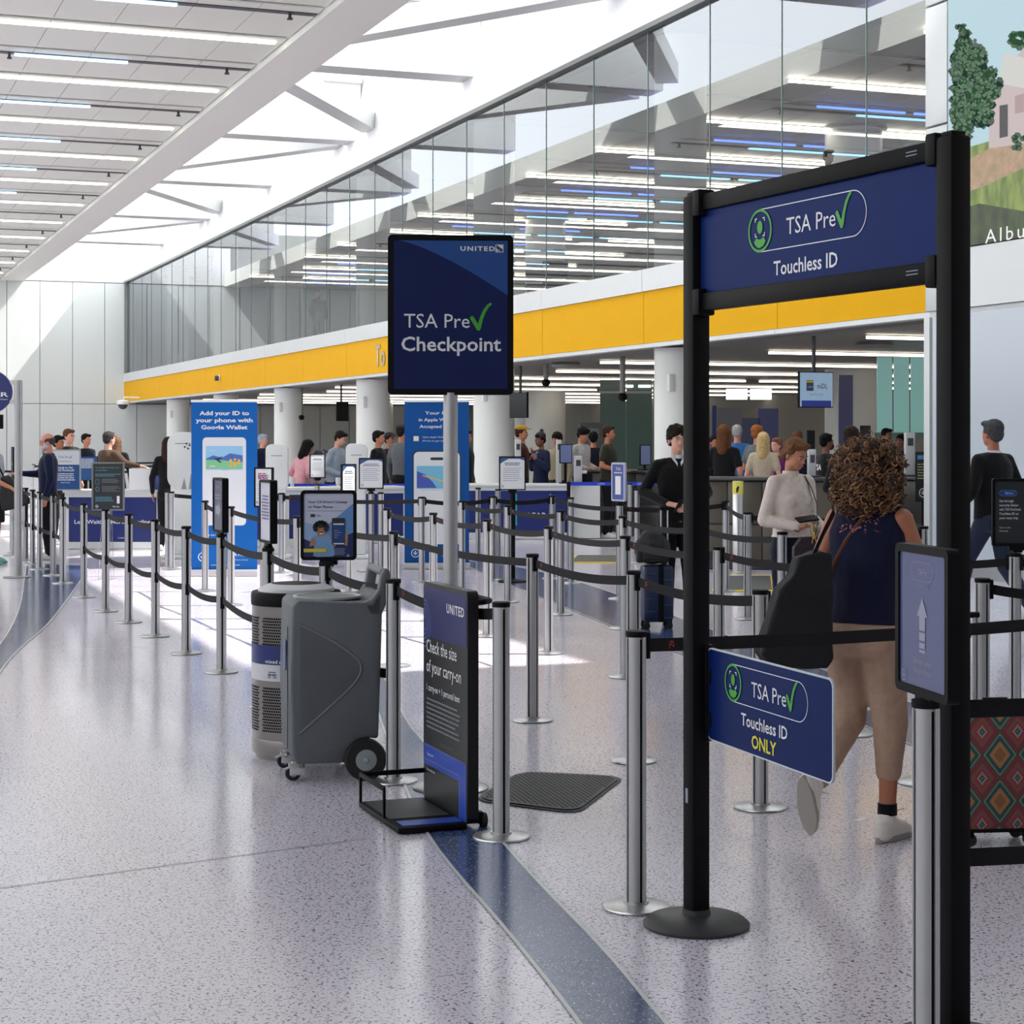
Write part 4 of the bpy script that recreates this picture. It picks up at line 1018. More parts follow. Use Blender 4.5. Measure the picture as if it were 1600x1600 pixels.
s.text('Tecnología de Verificación', -W*.85, zc+H*.80, .018, teal_p, W*1.6); s.text('de Identidad', -W*.85, zc+H*.68, .018, teal_p, W*.75)
s.lines(-W*.85, W*.85, zc+H*.52, .02, 2, .008, teal_p); s.lines(-W*.4, W*.85, zc+H*.30, .018, 3, .007, fp); s.lines(-W*.4, W*.85, zc-H*.02, .018, 4, .007, fp); s.lines(-W*.85, W*.6, zc-H*.50, .02, 3, .009, teal_p)
s.ring(rrect(.04, .06, .006, -W*.72, zc+H*.20), rrect(.034, .054, .004, -W*.72, zc+H*.20), teal_p, 'icon', 2); s.ring(ellipse(.02, .03, -W*.72, zc-H*.12), ellipse(.015, .025, -W*.72, zc-H*.12), teal_p, 'icon', 2)
s.rect(W*.60, zc-H*.75, W*.78, zc-H*.42, ink, 'white_tab', 2); tsa_badge(s, -W*.75, zc-H*.88, .018, ink); s.text('TSA Pre', W*.3, zc-H*.92, .016, ink, .08, bold=.02)
lg = MB()
for x in (-.12, -.08, .03, .06): lg.tube([(x*.6, .02, zc-.26), (x, .02, .01)], .004, 6)
lg.tube([(-.14, .02, .008), (.10, .02, .008)], .004, 6); lg.tube([(.045, -.12, .008), (.045, .14, .008)], .004, 6).tube([(-.10, -.12, .008), (-.10, .14, .008)], .004, 6)
lg.obj('wire_legs', chrome, s.t)
s = framed('blue_notice', 'blue notice behind the precheck poster and the Spanish notice', 'sign', at(138, 28.6), 0, .30, .38, hz(732,28.6), M('blue notice print', lin(30,80,140), .4), rad=.005, fw=.008, socket=False); s.lines(-.12, .12, s.zc+.14, .022, 7, .010, ink); 
st = thing('sign_stand', 'thin stand holding the blue notice behind the white desk', 'sign stand', at(138, 28.65), -ANG)
MB().cyl(.012, .02, hz(732,28.6)-.19).obj('pole', steel, st); MB().cyl(.14, 0, .02).obj('base', steel, st)
# round sign on a pole, far left
c = at(27, 22.0); t = thing('round_sign', 'navy round sign on a silver pole at the left edge', 'sign', (c.x, c.y, 0), -ANG)
MB().lathe([(.035, .02), (.035, hz(594,22))], n=20).lathe([(.012, .02), (.012, hz(594,22)+.0)], (.05,0,0), 8).obj('pole', steel, t); MB().lathe([(.16,0),(.17,.01),(.05,.025)], n=28).obj('base', steel, t)
zc = hz(612, 22); MB().lathe([(.254, -.02), (.258, 0), (.254, .02)], (-.315, 0, zc), 48, 'Y').obj('disc', M('disc navy', lin(28,36,105), .4), t)
MB().box((-.055, 0, zc+.11), (.07, .03, .05)).box((-.055, 0, zc-.12), (.07, .03, .05)).obj('bracket', steel, t)
MB().box((-.26, 0, zc-.36), (.18, .03, .17)).obj('black_plate', black, t)
s = Sheet(t, -.021); s.text('CLEAR', -.56, zc-.06, .055, ink, .46, bold=.02); s.text('Members', -.25, zc-.10, .02, ink, .14)
s = framed('lane_sign', 'narrow navy strip sign edge-on beside the silver pole, far left', 'sign', at(20, 26), -1.2, .20, .52, hz(727,26), navy, rad=.005); s.text('CLEAR', 0, s.zc, .04, ink, .15, align='CENTER')
st = thing('sign_stand', 'thin stand under the narrow navy strip sign, far left', 'sign stand', at(20, 26), 0); MB().cyl(.015, .02, hz(727,26)-.28).obj('pole', steel, st); MB().cyl(.13, 0, .02).obj('base', steel, st)

# ================================================================ WHITE KIOSKS
kw = M('kiosk white', lin(228,230,228), .3)
def pod(label, px, d, w, top, cat='kiosk', yaw=0.0, wide=False):
    t = thing('kiosk', label, cat, at(px, d), -ANG+yaw)
    MB().prism(rrect(w, top-.95, w*.28 if not wide else w*.4, 0, .95+(top-.95)/2-.0), -.06, .06).obj('head', kw, t, bevel=.015)
    MB().prism([(-w*.42,.05),(w*.42,.05),(w*.40,1.02),(-w*.40,1.02)], -.05, .09).obj('pedestal', kw, t, bevel=.02)
    MB().box((0, 0, .025), (w*1.25, .40, .05)).obj('base', kw, t, bevel=.015)
    MB().prism(rrect(w*.5, .012, .005, 0, top-.16), -.0615, -.06).obj('slot', M('slot grey', lin(150,152,152), .5), t)
    return t
pod('white kiosk left of the slim text sign, behind the far desk', 433, 25.5, .31, hz(694, 25.5))
pod('white kiosk right of the backpack traveller', 557.5, 25.5, .30, hz(693, 25.5))
t = pod('broad white kiosk with a dark fan emblem, left of the blue banner', 287, 25.5, .44, hz(675, 25.5), wide=True)
s = Sheet(t, -.0605); zk = hz(697, 25.5)
s.polys([[(.06+.05*cos(a), zk+.05*sin(a)), (.06+.05*cos(a+.7), zk+.05*sin(a+.7)), (.06+.012*cos(a+.3), zk+.012*sin(a+.3))] for a in [2*pi*k/4 for k in range(4)]], inkb, 'fan_emblem', 2)
s.polys([[(-.02, .96), (.02, 1.12), (.05, .96)], [(.08, .96), (.11, 1.18), (.16, .96)]], M('slot grey', lin(150,152,152), .5), 'peak_print', 2)

# ================================================================ CHECK-IN EQUIPMENT
t = thing('chrome_bollard', 'thick chrome bollard with yellow phone sticker right of the arch post', 'bollard', at(1153, 22.6), -ANG)
MB().lathe([(.085, 0), (.085, .02), (.066, .03), (.066, 1.13), (.06, 1.14)], n=32).obj('shaft', M('satin bollard', (.6,.6,.6), .3, .8), t)
MB().lathe([(.0668, .98), (.0668, 1.135)], n=32).obj('yellow_sticker', M('sticker yellow', lin(225,215,90), .5), t)
Sheet(t, -.068).polys([[(-.03,1.0),(-.01,1.0),(.01,1.07),(-.01,1.08),(-.03,1.05)]], inkb, 'handset_mark', 1)
bronze = M('bronze counter panel', lin(92,86,76), .4, .3, noise=.08, scale=2); top_m = M('counter top dark', lin(60,62,64), .3)
def counter(label, pxl, pxr, dl, dr, top, n=3, mat=None):
    a, b = at(pxl, dl), at(pxr, dr); v = b-a; L = v.length
    t = thing('counter', label, 'counter', (a.x, a.y, 0), atan2(v.y, v.x))
    MB().box((L/2, .32, top-.02), (L+.03, .68, .04)).obj('worktop', top_m, t, bevel=.005)
    MB().box((L/2, .35, top/2-.02), (L, .56, top-.06)).obj('carcass', dark, t)
    for i in range(n):
        w = L/n
        for z0, z1 in ((.13, top*.48), (top*.50, top-.06)): MB().box((w*(i+.5), .06, (z0+z1)/2), (w-.015, .03, z1-z0)).obj('front_panel', mat or bronze, t, bevel=.004)
    return t
counter('long bronze-fronted counter behind the chrome bollard', 1082, 1300, 23.4, 23.0, 1.17, 4)
counter('dark counter behind the curly-haired woman', 1306, 1440, 24.6, 23.4, 1.17, 2, M('dark counter front', lin(48,46,44), .4))
counter('dark equipment counter left of the first column, far side', 905, 1035, 31.6, 30.7, 1.12, 3, M('dark counter front', lin(48,46,44), .4))
def monitor(label, px, d, z, w, h, yaw, screen, standz=None):
    t = thing('monitor', label, 'monitor', at(px, d), -ANG+yaw)
    if standz is None: standz = 0
    MB().box((0, 0, z), (w, .03, h)).obj('casing', black, t, bevel=.006); MB().box((0, -.016, z), (w-.03, .003, h-.03)).obj('screen', screen, t)
    if standz is not None: MB().box((0, .02, (z+standz)/2-h*.1), (.04, .03, z-standz)).box((0, .02, standz+.01), (.18, .16, .02)).obj('stand', black, t, bevel=.004)
    return t
scr_b = M('blue grey screen', lin(100,112,150), .2, emit=.15); scr_d = M('dark screen', (.01,.012,.016), .2)
monitor('upright blue-grey screen beside the dark-haired traveller at the counter', 884, 30.45, hz(709,30.45), .14*1.6, .32, .3, scr_b, .91)
monitor('black monitor on the counter left of the TSA officer', 1267, 23.9, hz(688,23.9), .13*1.3, .26, .9, scr_d, 1.17)
monitor('black monitor on the dark counter right of the TSA officer', 1352, 24.8, hz(680,24.8), .2, .26, .7, scr_d, 1.17)
monitor('dark monitor beside the young man in black', 1008, 31.2, hz(711,31.2), .22, .35, .5, scr_b, 1.12)
for lab, px, d, y0, y1, w, base in (('slim white scanner post behind the woman with the bun', 873, 30.9, 687, 735, .085, 0), ('slim white scanner post beside the mustard cap traveller', 809, 31.0, 687, 727, .10, 0),
                          ('tall grey scanner post on the bronze counter', 1268, 23.4, 702, 747, .10, 1.17), ('grey document scanner column on the dark counter', 1421, 23.9, 676, 727, .13, 1.17), ('pale printer column at the navy desk end', 903, 30.4, 712, 752, .13, .91)):
    t = thing('scanner_post', lab, 'scanner', at(px, d), -ANG+.2)
    zt = hz(y0, d); MB().box((0, 0, (base+zt)/2), (w, .07, zt-base)).obj('column', M('scanner grey', lin(190,192,195), .35), t, bevel=.01)
    MB().box((0, -.037, zt-.12), (w*.6, .004, .10)).obj('reader', dark, t); MB().box((0, 0, base+.012), (w*2, .2, .02)).obj('foot', dark, t, bevel=.004)
t = thing('printer', 'black label printer on the end of the navy desk', 'printer', at(915, 30.3), -ANG); t.location.z = 0
MB().box((0, .3, 1.0), (.24, .25, .22)).obj('casing', black, t, bevel=.02); MB().box((-.03, .2, 1.10), (.12, .10, .05), 0).obj('label_roll', ink, t, bevel=.01)
MB().box((0, .3, .45), (.48, .5, .88)).obj('cabinet', desk_w, t)
# blue belt barrier behind
bb = M('blue belt webbing', lin(30,60,190), .6)
for (pa_, pb_, lab) in ((( 640, 28.6), (898, 28.6), 0), ((898, 28.6), (1036, 28.0), 1)): pass
t = thing('belt_barrier', 'blue queue belt on short posts behind the navy desk end', 'belt barrier', at(900, 29.9), -ANG)
MB().box((.72, 0, .92), (1.75, .003, .06)).obj('belt', bb, t); MB().cyl(.03, 0, .95, (-.12, 0, 0)).obj('post', black, t); MB().cyl(.03, 0, .95, (1.6, 0, 0)).obj('post', black, t)
s = Sheet(t, -.002); s.text('CLEAR', .35, .91, .025, ink, .12); s.text('CLEAR', 1.0, .91, .025, ink, .12)
t = thing('belt_barrier', 'blue queue belt on white bollards behind the pink-shirted traveller', 'belt barrier', at(447, 29.95), -ANG)
MB().box((.95, 0, hz(757,30.8)), (2.0, .003, .07)).obj('belt', bb, t)
for x in (.1, .85, 1.35, 2.0): MB().cyl(.045, 0, 1.02, (x, .03, 0), 16).obj('post', kw, t)
Sheet(t, -.002).text('CLEAR', .7, hz(757,30.8)-.012, .025, ink, .12)
# yellow-black mats on the far floor
for lab, (x0, x1, ya_, yb_) in (('black mat with yellow warning border left of the suitcase traveller', (888, 985, 868, 880)), ('dark mat with yellow edge beyond the arch', (1112, 1215, 900, 925))):
    q = [ground(x0, yb_), ground(x1, yb_), ground(x1-10, ya_), ground(x0+10, ya_)]; c = sum(q, Vector())/4
    t = thing('warning_mat', lab, 'mat', (c.x, c.y, 0)); MB().slab([((p-c).x, (p-c).y) for p in q], 0, .012).obj('yellow_border', M('warning yellow', lin(225,195,60), .5), t)
    MB().slab([((p-c).x*.9, (p-c).y*.86) for p in q], .012, .016).obj('black_field', MATS['mat rubber'], t)

# far glass rooms, panels and windows of the check-in hall
t = struct('wall_partition', 'row of grey and violet-blue screens at the back of the check-in hall', 'wall', at(1130, 45), -ANG)
for x, w, h, m_ in ((-.6,.5,2.4,'p1'), (-.22,.10,2.45,'p2'), (.15,.6,2.4,'p3'), (.68,.46,2.15,'p4'), (1.1,.5,2.38,'p5'), (3.0,.35,3.2,'p5')):
    cm = {'p1': lin(120,140,128), 'p2': lin(30,50,110), 'p3': lin(105,105,112), 'p4': lin(70,78,112), 'p5': lin(76,82,130)}[m_]
    MB().box((x, 0, h/2), (w, .06, h)).obj('panel', M('partition '+m_, cm, .4), t)
t = struct('window_3', 'bright high windows far back in the check-in hall', 'window', at(1170, 52), -ANG)
win = M('bright window', (.85,.93,1), .5, emit=2.2)
for x in (-.34, .34): MB().box((x, 0, hz(616,52)), (.60, .04, .30)).obj('pane', win, t)
t = struct('window_4', 'green glass partition of the rooms behind the counter', 'window', at(985, 52), -ANG)
gg = M('green glass sheet', lin(95,122,112), .15)
for k in range(4): MB().box((-.5+.75*k, 0, 1.65), (.73, .03, 3.3)).obj('pane', gg, t)
MB().box((.6, -.02, 2.95), (3.0, .05, .06)).obj('rail', steel, t)
for k in range(3): MB().box((-.1+.5*k, -.03, 3.12), (.35, .03, .07)).obj('pane', win, t)
t = struct('window_5', 'tall teal glass opening right of the wide column', 'window', at(1418, 36), -ANG)
for k in range(4): MB().box((-.45+.33*k, 0, 2.5), (.30, .03, 1.5)).obj('pane', M('teal glass', lin(120,165,160), .2, emit=.5), t)
MB().box((.1, -.03, 1.72), (1.5, .08, .10)).obj('rail', M('teal rail', lin(90,130,125), .3), t)
t = thing('scanner_machine', 'grey baggage scanner cabinet far behind the navy desk', 'scanner', at(925, 46), -ANG)
MB().box((0, .3, 1.0), (.62, .6, 2.1)).obj('cabinet', M('scanner cabinet', lin(95,102,100), .5), t, bevel=.03); MB().box((-.02, -.005, 1.75), (.40, .01, .30)).obj('door_panel', M('cabinet door', lin(120,128,124), .4), t)

# ceiling-hung screens
def hung(label, px, d, y0, y1, w, yaw, scr):
    t = thing('ceiling_screen', label, 'screen', at(px, d, 0), -ANG+yaw); z = (hz(y0, d)+hz(y1, d))/2; h = hz(y0, d)-hz(y1, d)
    MB().box((0, 0, z), (w, .06, h)).obj('casing', black, t, bevel=.008); MB().box((0, -.031, z), (w-.03, .002, h-.03)).obj('screen', scr, t)
    MB().box((0, .05, (z+Z0)/2), (.05, .05, Z0-z)).obj('hanger', dark, t); return t, z, h
t, z, h = hung('ceiling-hung screen showing the mDL advert above the officer', 1274, 31, 581, 637, .68, .42, M('mdl screen', lin(150,180,205), .3, emit=.35))
s = Sheet(t, -.033); s.rect(-.295, z-h/2+.015, .295, z-h/2+.12, M('mdl strip blue', lin(45,60,150), .4, emit=.2), 'blue_strip', 1); s.text('mDL', .02, z+.02, .09, inkb, .20); s.rect(-.20, z-.02, -.06, z+.16, M('mdl card', lin(60,85,120), .4), 'card', 2); s.rect(-.20, z+.12, -.06, z+.15, yellow_ink, 'card_top', 3)
s.text('CADMV', -.185, z+.03, .03, ink, .11, lift=4); s.text('Scan. Save. Travel.', 0, z-.09, .022, inkb, .26, align='CENTER')
hung('black switched-off screen hanging beside the second column', 811, 44, 613, 653, .55, -.7, scr_d)
hung('small black screen hanging in front of the far column', 535, 60, 628, 658, .6, 1.0, scr_d)
# security cameras and ceiling speakers
def camera_dome(label, loc, r=.16, wall=False):
    t = thing('security_camera', label, 'camera', loc); MB().lathe([(r*.5, .22), (r, .16), (r, .02), (r*.9, 0)], n=24).obj('housing', white, t); MB().ball((0,0,0), r*.78, r*.78, r*.8, 16, 10).obj('dome', dark, t)
    if wall: MB().tube([(0, 0, .2), (.1, .1, .34), (.80, .12, .34)], .04, 8).obj('arm', white, t)
    return t
camera_dome('white dome security camera at the far corner of the yellow band', at(192, 88, hz(632, 88)), .3, True)
t = thing('security_camera', 'small camera fixed on the yellow panel far left', 'camera', (XW-.05, 15*4.72, hz(591, 15*(4.72*CA+SA))), 0); MB().cyl(.10, -.18, 0, n=12, axis='X').obj('body', dark, t); MB().cyl(.13, -.04, .0, n=12, axis='X').obj('mount', white, t)
for lab, px, y, d in (('black dome camera under the lower ceiling right of the second screen', 853, 598, 43), ('hanging camera cluster under the lower ceiling near the first column', 973, 620, 39), ('dome camera hanging by the far wall', 471, 652, 64)):
    t = thing('security_camera', lab, 'camera', at(px, d, hz(y, d))); MB().ball((0,0,0), .10, .10, .10, 14, 8).obj('dome', black, t); MB().cyl(.06, .05, Z0-hz(y, d), n=12).obj('stem', M('stem grey', lin(130,130,125), .5), t)
for lab, px, d in (('round grey speaker under the lower ceiling right of the arch', 1366, 33), ('round grey speaker under the lower ceiling left of the first column', 884, 42)):
    t = thing('ceiling_speaker', lab, 'speaker', at(px, d, Z0-.12)); MB().lathe([(.30, 0), (.34, .05), (.30, .11)], n=28).obj('housing', M('stem grey', lin(130,130,125), .5), t)
# "To" lettering on the yellow band
Yt = 15/ math.tan(math.atan((598-800)/F)+ANG)
t = thing('fascia_lettering', 'grey To lettering on the yellow band behind the checkpoint sign', 'lettering', (XW-.05, Yt+.55, 0), -pi/2)
for ch, u in (('T', 0.0), ('o', .52), ): 
    me = text_mesh('letter', ch, M('letter grey', lin(178,170,160), .4, .4), .46 if ch == 'T' else .40, .62, bold=.02, x=u, z=Z0+.28, y=0); link('letter', me, t)

# ================================================================ PICTURE SCREEN (LED wall)
t = thing('picture_screen', 'large picture screen at the upper right with tree, house and Albuquerque caption', 'screen', (XB-.03, YB-.50, 0), -pi/2)
def em(name, col, e=.75, **k):
    m = M(name, col, .5, emit=e, **k); m.node_tree.nodes['Principled BSDF'].inputs['Base Color'].default_value = (.01,.01,.01,1); return m
def led_pt(px, py):                     # seen picture point -> the screen's own plane coordinates (u along the screen, v height)
    th = math.atan((px-800)/F)+ANG; X = XB-.03; Y = X/math.tan(th); d = X*SA+Y*CA
    return ((YB-.50)-Y, hz(py, d))
def led_noise(name, c1, c2, scale, e=.75, stretch=(1,1,1)):
    m = bpy.data.materials.new(name); m.use_nodes = True; nt = m.node_tree; b = nt.nodes['Principled BSDF']
    tc = nt.nodes.new('ShaderNodeTexCoord'); mp = nt.nodes.new('ShaderNodeMapping'); mp.inputs['Scale'].default_value = stretch
    n = nt.nodes.new('ShaderNodeTexNoise'); n.inputs['Scale'].default_value = scale; n.inputs['Detail'].default_value = 5
    r = nt.nodes.new('ShaderNodeValToRGB'); r.color_ramp.elements[0].position = .35; r.color_ramp.elements[1].position = .68
    r.color_ramp.elements[0].color = (*c1, 1); r.color_ramp.elements[1].color = (*c2, 1)
    nt.links.new(tc.outputs['Object'], mp.inputs[0]); nt.links.new(mp.outputs[0], n.inputs['Vector']); nt.links.new(n.outputs['Fac'], r.inputs[0])
    nt.links.new(r.outputs[0], b.inputs['Emission Color']); b.inputs['Base Color'].default_value = (.02,.02,.02,1); b.inputs['Emission Strength'].default_value = e
    MATS[name] = m; return m
u1 = led_pt(1500, 0)[0]; H0, H1, LW = 3.97, 10.0, 9.0
MB().box((LW/2, .03, (H0+H1)/2), (LW, .05, H1-H0)).obj('cabinet', dark, t)
s = Sheet(t, .003); 
s.rect(0, H0, LW, H1, em('led sky', lin(190,222,232), .8), 'sky_print', 1)
def lp_(lst): return [led_pt(*p) for p in lst]
far = 2000
s.poly(lp_([(1490,236),(1520,228),(1600,205),(1760,190)]) + [(LW, led_pt(1760,190)[1]), (LW, H0), (0, H0)], led_noise('led grass', lin(88,118,50), lin(176,190,98), 6, .75, (1,1,.35)), 'grass_print', 2)
s.poly(lp_([(1512,250),(1545,232),(1600,215),(1600,262),(1540,290),(1512,300)]), led_noise('led dry grass', lin(170,150,110), lin(205,165,140), 8, .75), 'dry_grass_print', 3)
s.poly(lp_([(1487,330),(1530,318),(1600,330),(1700,322)]) + [(LW, H0), (0, H0)], led_noise('led dark grass', lin(40,52,34), lin(82,100,52), 5, .7, (1,1,.5)), 'shade_grass_print', 4)
s.poly(lp_([(1545,232),(1546,165),(1562,120),(1600,75),(1680,60),(1700,210)]), em('led wall pink', lin(214,196,196)), 'house_wall_print', 5)
s.poly(lp_([(1560,130),(1568,82),(1600,90),(1700,110),(1700,140),(1610,140)]), em('led roof pale', lin(222,222,218)), 'roof_print', 6)
s.poly(lp_([(1562,165),(1575,163),(1575,213),(1562,216)]), em('led shutter', lin(70,68,74)), 'window_print', 7)
s.poly(lp_([(1586,150),(1600,146),(1600,175),(1586,178)]), em('led wall shade', lin(188,160,162)), 'house_shade_print', 7)
leafm = [em('led leaf dark', lin(38,66,52)), em('led leaf mid', lin(52,88,60)), em('led leaf light', lin(78,116,82))]
rnd = random.Random(3)
for li, (mm, n, rr) in enumerate(((leafm[0], 420, 8), (leafm[1], 330, 5), (leafm[2], 200, 3.5))):
    L_ = []
    while len(L_) < n:
        px, py = rnd.uniform(1488, 1568), rnd.uniform(38, 222)
        ex, ez = (px-1516)/(46), (py-135)/92
        an_ = atan2(ez, ex); lim = .82 + .16*sin(3*an_+1) + .10*sin(7*an_+2) + .06*sin(13*an_)
        if ex*ex+ez*ez < (lim*rnd.uniform(.8, 1.08))**2:
            r_ = rr*rnd.uniform(.6, 1.2); L_.append(lp_([(px+r_*cos(q)*rnd.uniform(.5,1.2), py+r_*sin(q)*rnd.uniform(.5,1.2)) for q in [-2*pi*k/6 for k in range(6)]]))
    s.polys(L_, mm, 'tree_print', 8+li)
s.polys([lp_([(px+6*cos(q), py+5*sin(q)) for q in [-2*pi*k/6 for k in range(6)]]) for px, py in [(rnd.uniform(1578,1640), rnd.uniform(48,80)) for _ in range(40)] + [(rnd.uniform(1585,1640), rnd.uniform(210,240)) for _ in range(30)]], leafm[1], 'shrub_print', 8)
ua, va = led_pt(1540, 378)
s.text('Albuquerque', ua, va-.02, .17, em('led caption', (.9,.9,.9), .9), 2.2, lift=12, space=1.3)

s = framed('dark_notice', 'small dark notice with a round seal between the white wall and the curly hair', 'sign', at(1442, 23.0), .3, .20, .62, hz(745, 23.0), charcoal, rad=.006, fw=.006, socket=False)
s.rect(-.08, s.zc+.22, .08, s.zc+.27, M('light blue print', lin(90,150,210), .5), 'blue_strip', 1); s.lines(-.08, .08, s.zc+.15, .035, 6, .014, M('pale yellow print', lin(190,190,140), .5)); tsa_badge(s, 0, s.zc-.20, .06, ink)
st = thing('sign_stand', 'dark stand under the small notice by the white wall', 'sign stand', at(1442, 23.03)); MB().cyl(.02, .02, hz(745,23)-.30).obj('pole', black, st); MB().cyl(.15, 0, .02).obj('base', black, st)
# ================================================================ PEOPLE
def remeshed(mb, name, mat, parent, voxel, smooth=4, disp=0.0, dscale=.03, fac=.6, post=None):
    me = mb.mesh(name, mat, smooth=False); o = bpy.data.objects.new(name, me); COL.objects.link(o)
    r = o.modifiers.new('r', 'REMESH'); r.mode = 'VOXEL'; r.voxel_size = voxel
    s_ = o.modifiers.new('s', 'SMOOTH'); s_.factor = fac; s_.iterations = smooth
    if disp:
        tx = bpy.data.textures.new('clouds', 'CLOUDS'); tx.noise_scale = dscale; tx.noise_depth = 2
        dm_ = o.modifiers.new('d', 'DISPLACE'); dm_.texture = tx; dm_.strength = disp; dm_.mid_level = .5
    dg = bpy.context.evaluated_depsgraph_get(); nm = bpy.data.meshes.new_from_object(o.evaluated_get(dg))
    bpy.data.objects.remove(o); bpy.data.meshes.remove(me)
    nm.materials.clear(); nm.materials.append(mat); nm.name = name; nm.shade_smooth()
    if post: post(nm)
    return link(name, nm, parent)
def xform(mb, k0, mtx):
    for i in range(k0, len(mb.v)): mb.v[i] = tuple(mtx @ Vector(mb.v[i]))
def loft(mb, secs, n=18):               # sections: (z, rx, ry, cx, cy)
    vs = []; fs = []
    for z, rx, ry, cx, cy in secs:
        for i in range(n):
            a = 2*pi*i/n; c, s_ = cos(a), sin(a)
            vs.append((cx + rx*math.copysign(abs(c)**.85, c), cy + ry*math.copysign(abs(s_)**.9, s_), z))
    for j in range(len(secs)-1):
        for i in range(n):
            a = j*n+i; b = j*n+(i+1)%n; fs.append((a, b, b+n, a+n))
    fs.append(tuple(range(n-1,-1,-1))); k = (len(secs)-1)*n; fs.append(tuple(range(k, k+n)))
    mb.add(vs, fs)
def hand(mb, w, dr, nm, side, curl=.5, sc=1.0):
    """w wrist, dr direction of the fingers, nm palm normal (fingers curl towards it), side +1/-1 puts the thumb"""
    w = Vector(w); dr = Vector(dr).normalized(); nm = Vector(nm); nm = (nm - dr*nm.dot(dr)).normalized(); ac = dr.cross(nm)*side
    mb.cap(w - dr*.02, w + dr*.03*sc, .026*sc, .024*sc, 8)
    for k, (o_, ln) in enumerate(((.030,.070), (.010,.080), (-.010,.075), (-.029,.058))):
        base = w + dr*.085*sc + ac*o_*sc; mb.cap(w + dr*.01 + ac*o_*.55*sc, base, .015*sc, .0115*sc, 7)
        p = base; a = curl*.5 + .06*k
        for j, f_ in enumerate((.45, .32, .25)):
            q = p + (dr*cos(a) + nm*sin(a))*ln*f_*sc; mb.cap(p, q, (.0098-.0008*j)*sc, (.0090-.0012*j)*sc, 7); p = q; a += curl*.75
    t0 = w + dr*.022*sc + ac*.020*sc; t1 = t0 + (dr*.55 + ac*.75 + nm*.25)*.042*sc; t2 = t1 + (dr*.85 + ac*.25 + nm*.35)*.030*sc
    mb.cap(t0, t1, .015*sc, .012*sc, 7); mb.cap(t1, t2, .011*sc, .0085*sc, 7)
SKIN = {'fair': lin(214,160,138), 'tan': lin(190,128,100), 'brown': lin(120,76,56), 'rosy': lin(205,140,120), 'warm': lin(176,112,84)}
def skin(k): return M('skin '+k, SKIN[k], .55, noise=.05, scale=30)
def cloth(k, c, **kw): return M('cloth '+k, c, .85, noise=.10, scale=30, bump=.12, sheen=.12, spec=.15)
ARM = {'down': lambda s: ((.245*s,.04,1.12), (.25*s,-.03,.88), (0,-.1,-1), (-s,0,0), .5),
       'fore': lambda s: ((.24*s,.06,1.13), (.14*s,-.20,1.06), (-.3*s,-1,.1), (-.2*s,.1,-1), .7),
       'raise': lambda s: ((.23*s,-.02,1.14), (.08*s,-.16,1.30), (-.5*s,-.2,.7), (-.5*s,.6,0), 1.0),
       'reach': lambda s: ((.22*s,-.14,1.20), (.12*s,-.40,1.18), (0,-1,0), (0,0,-1), .4)}
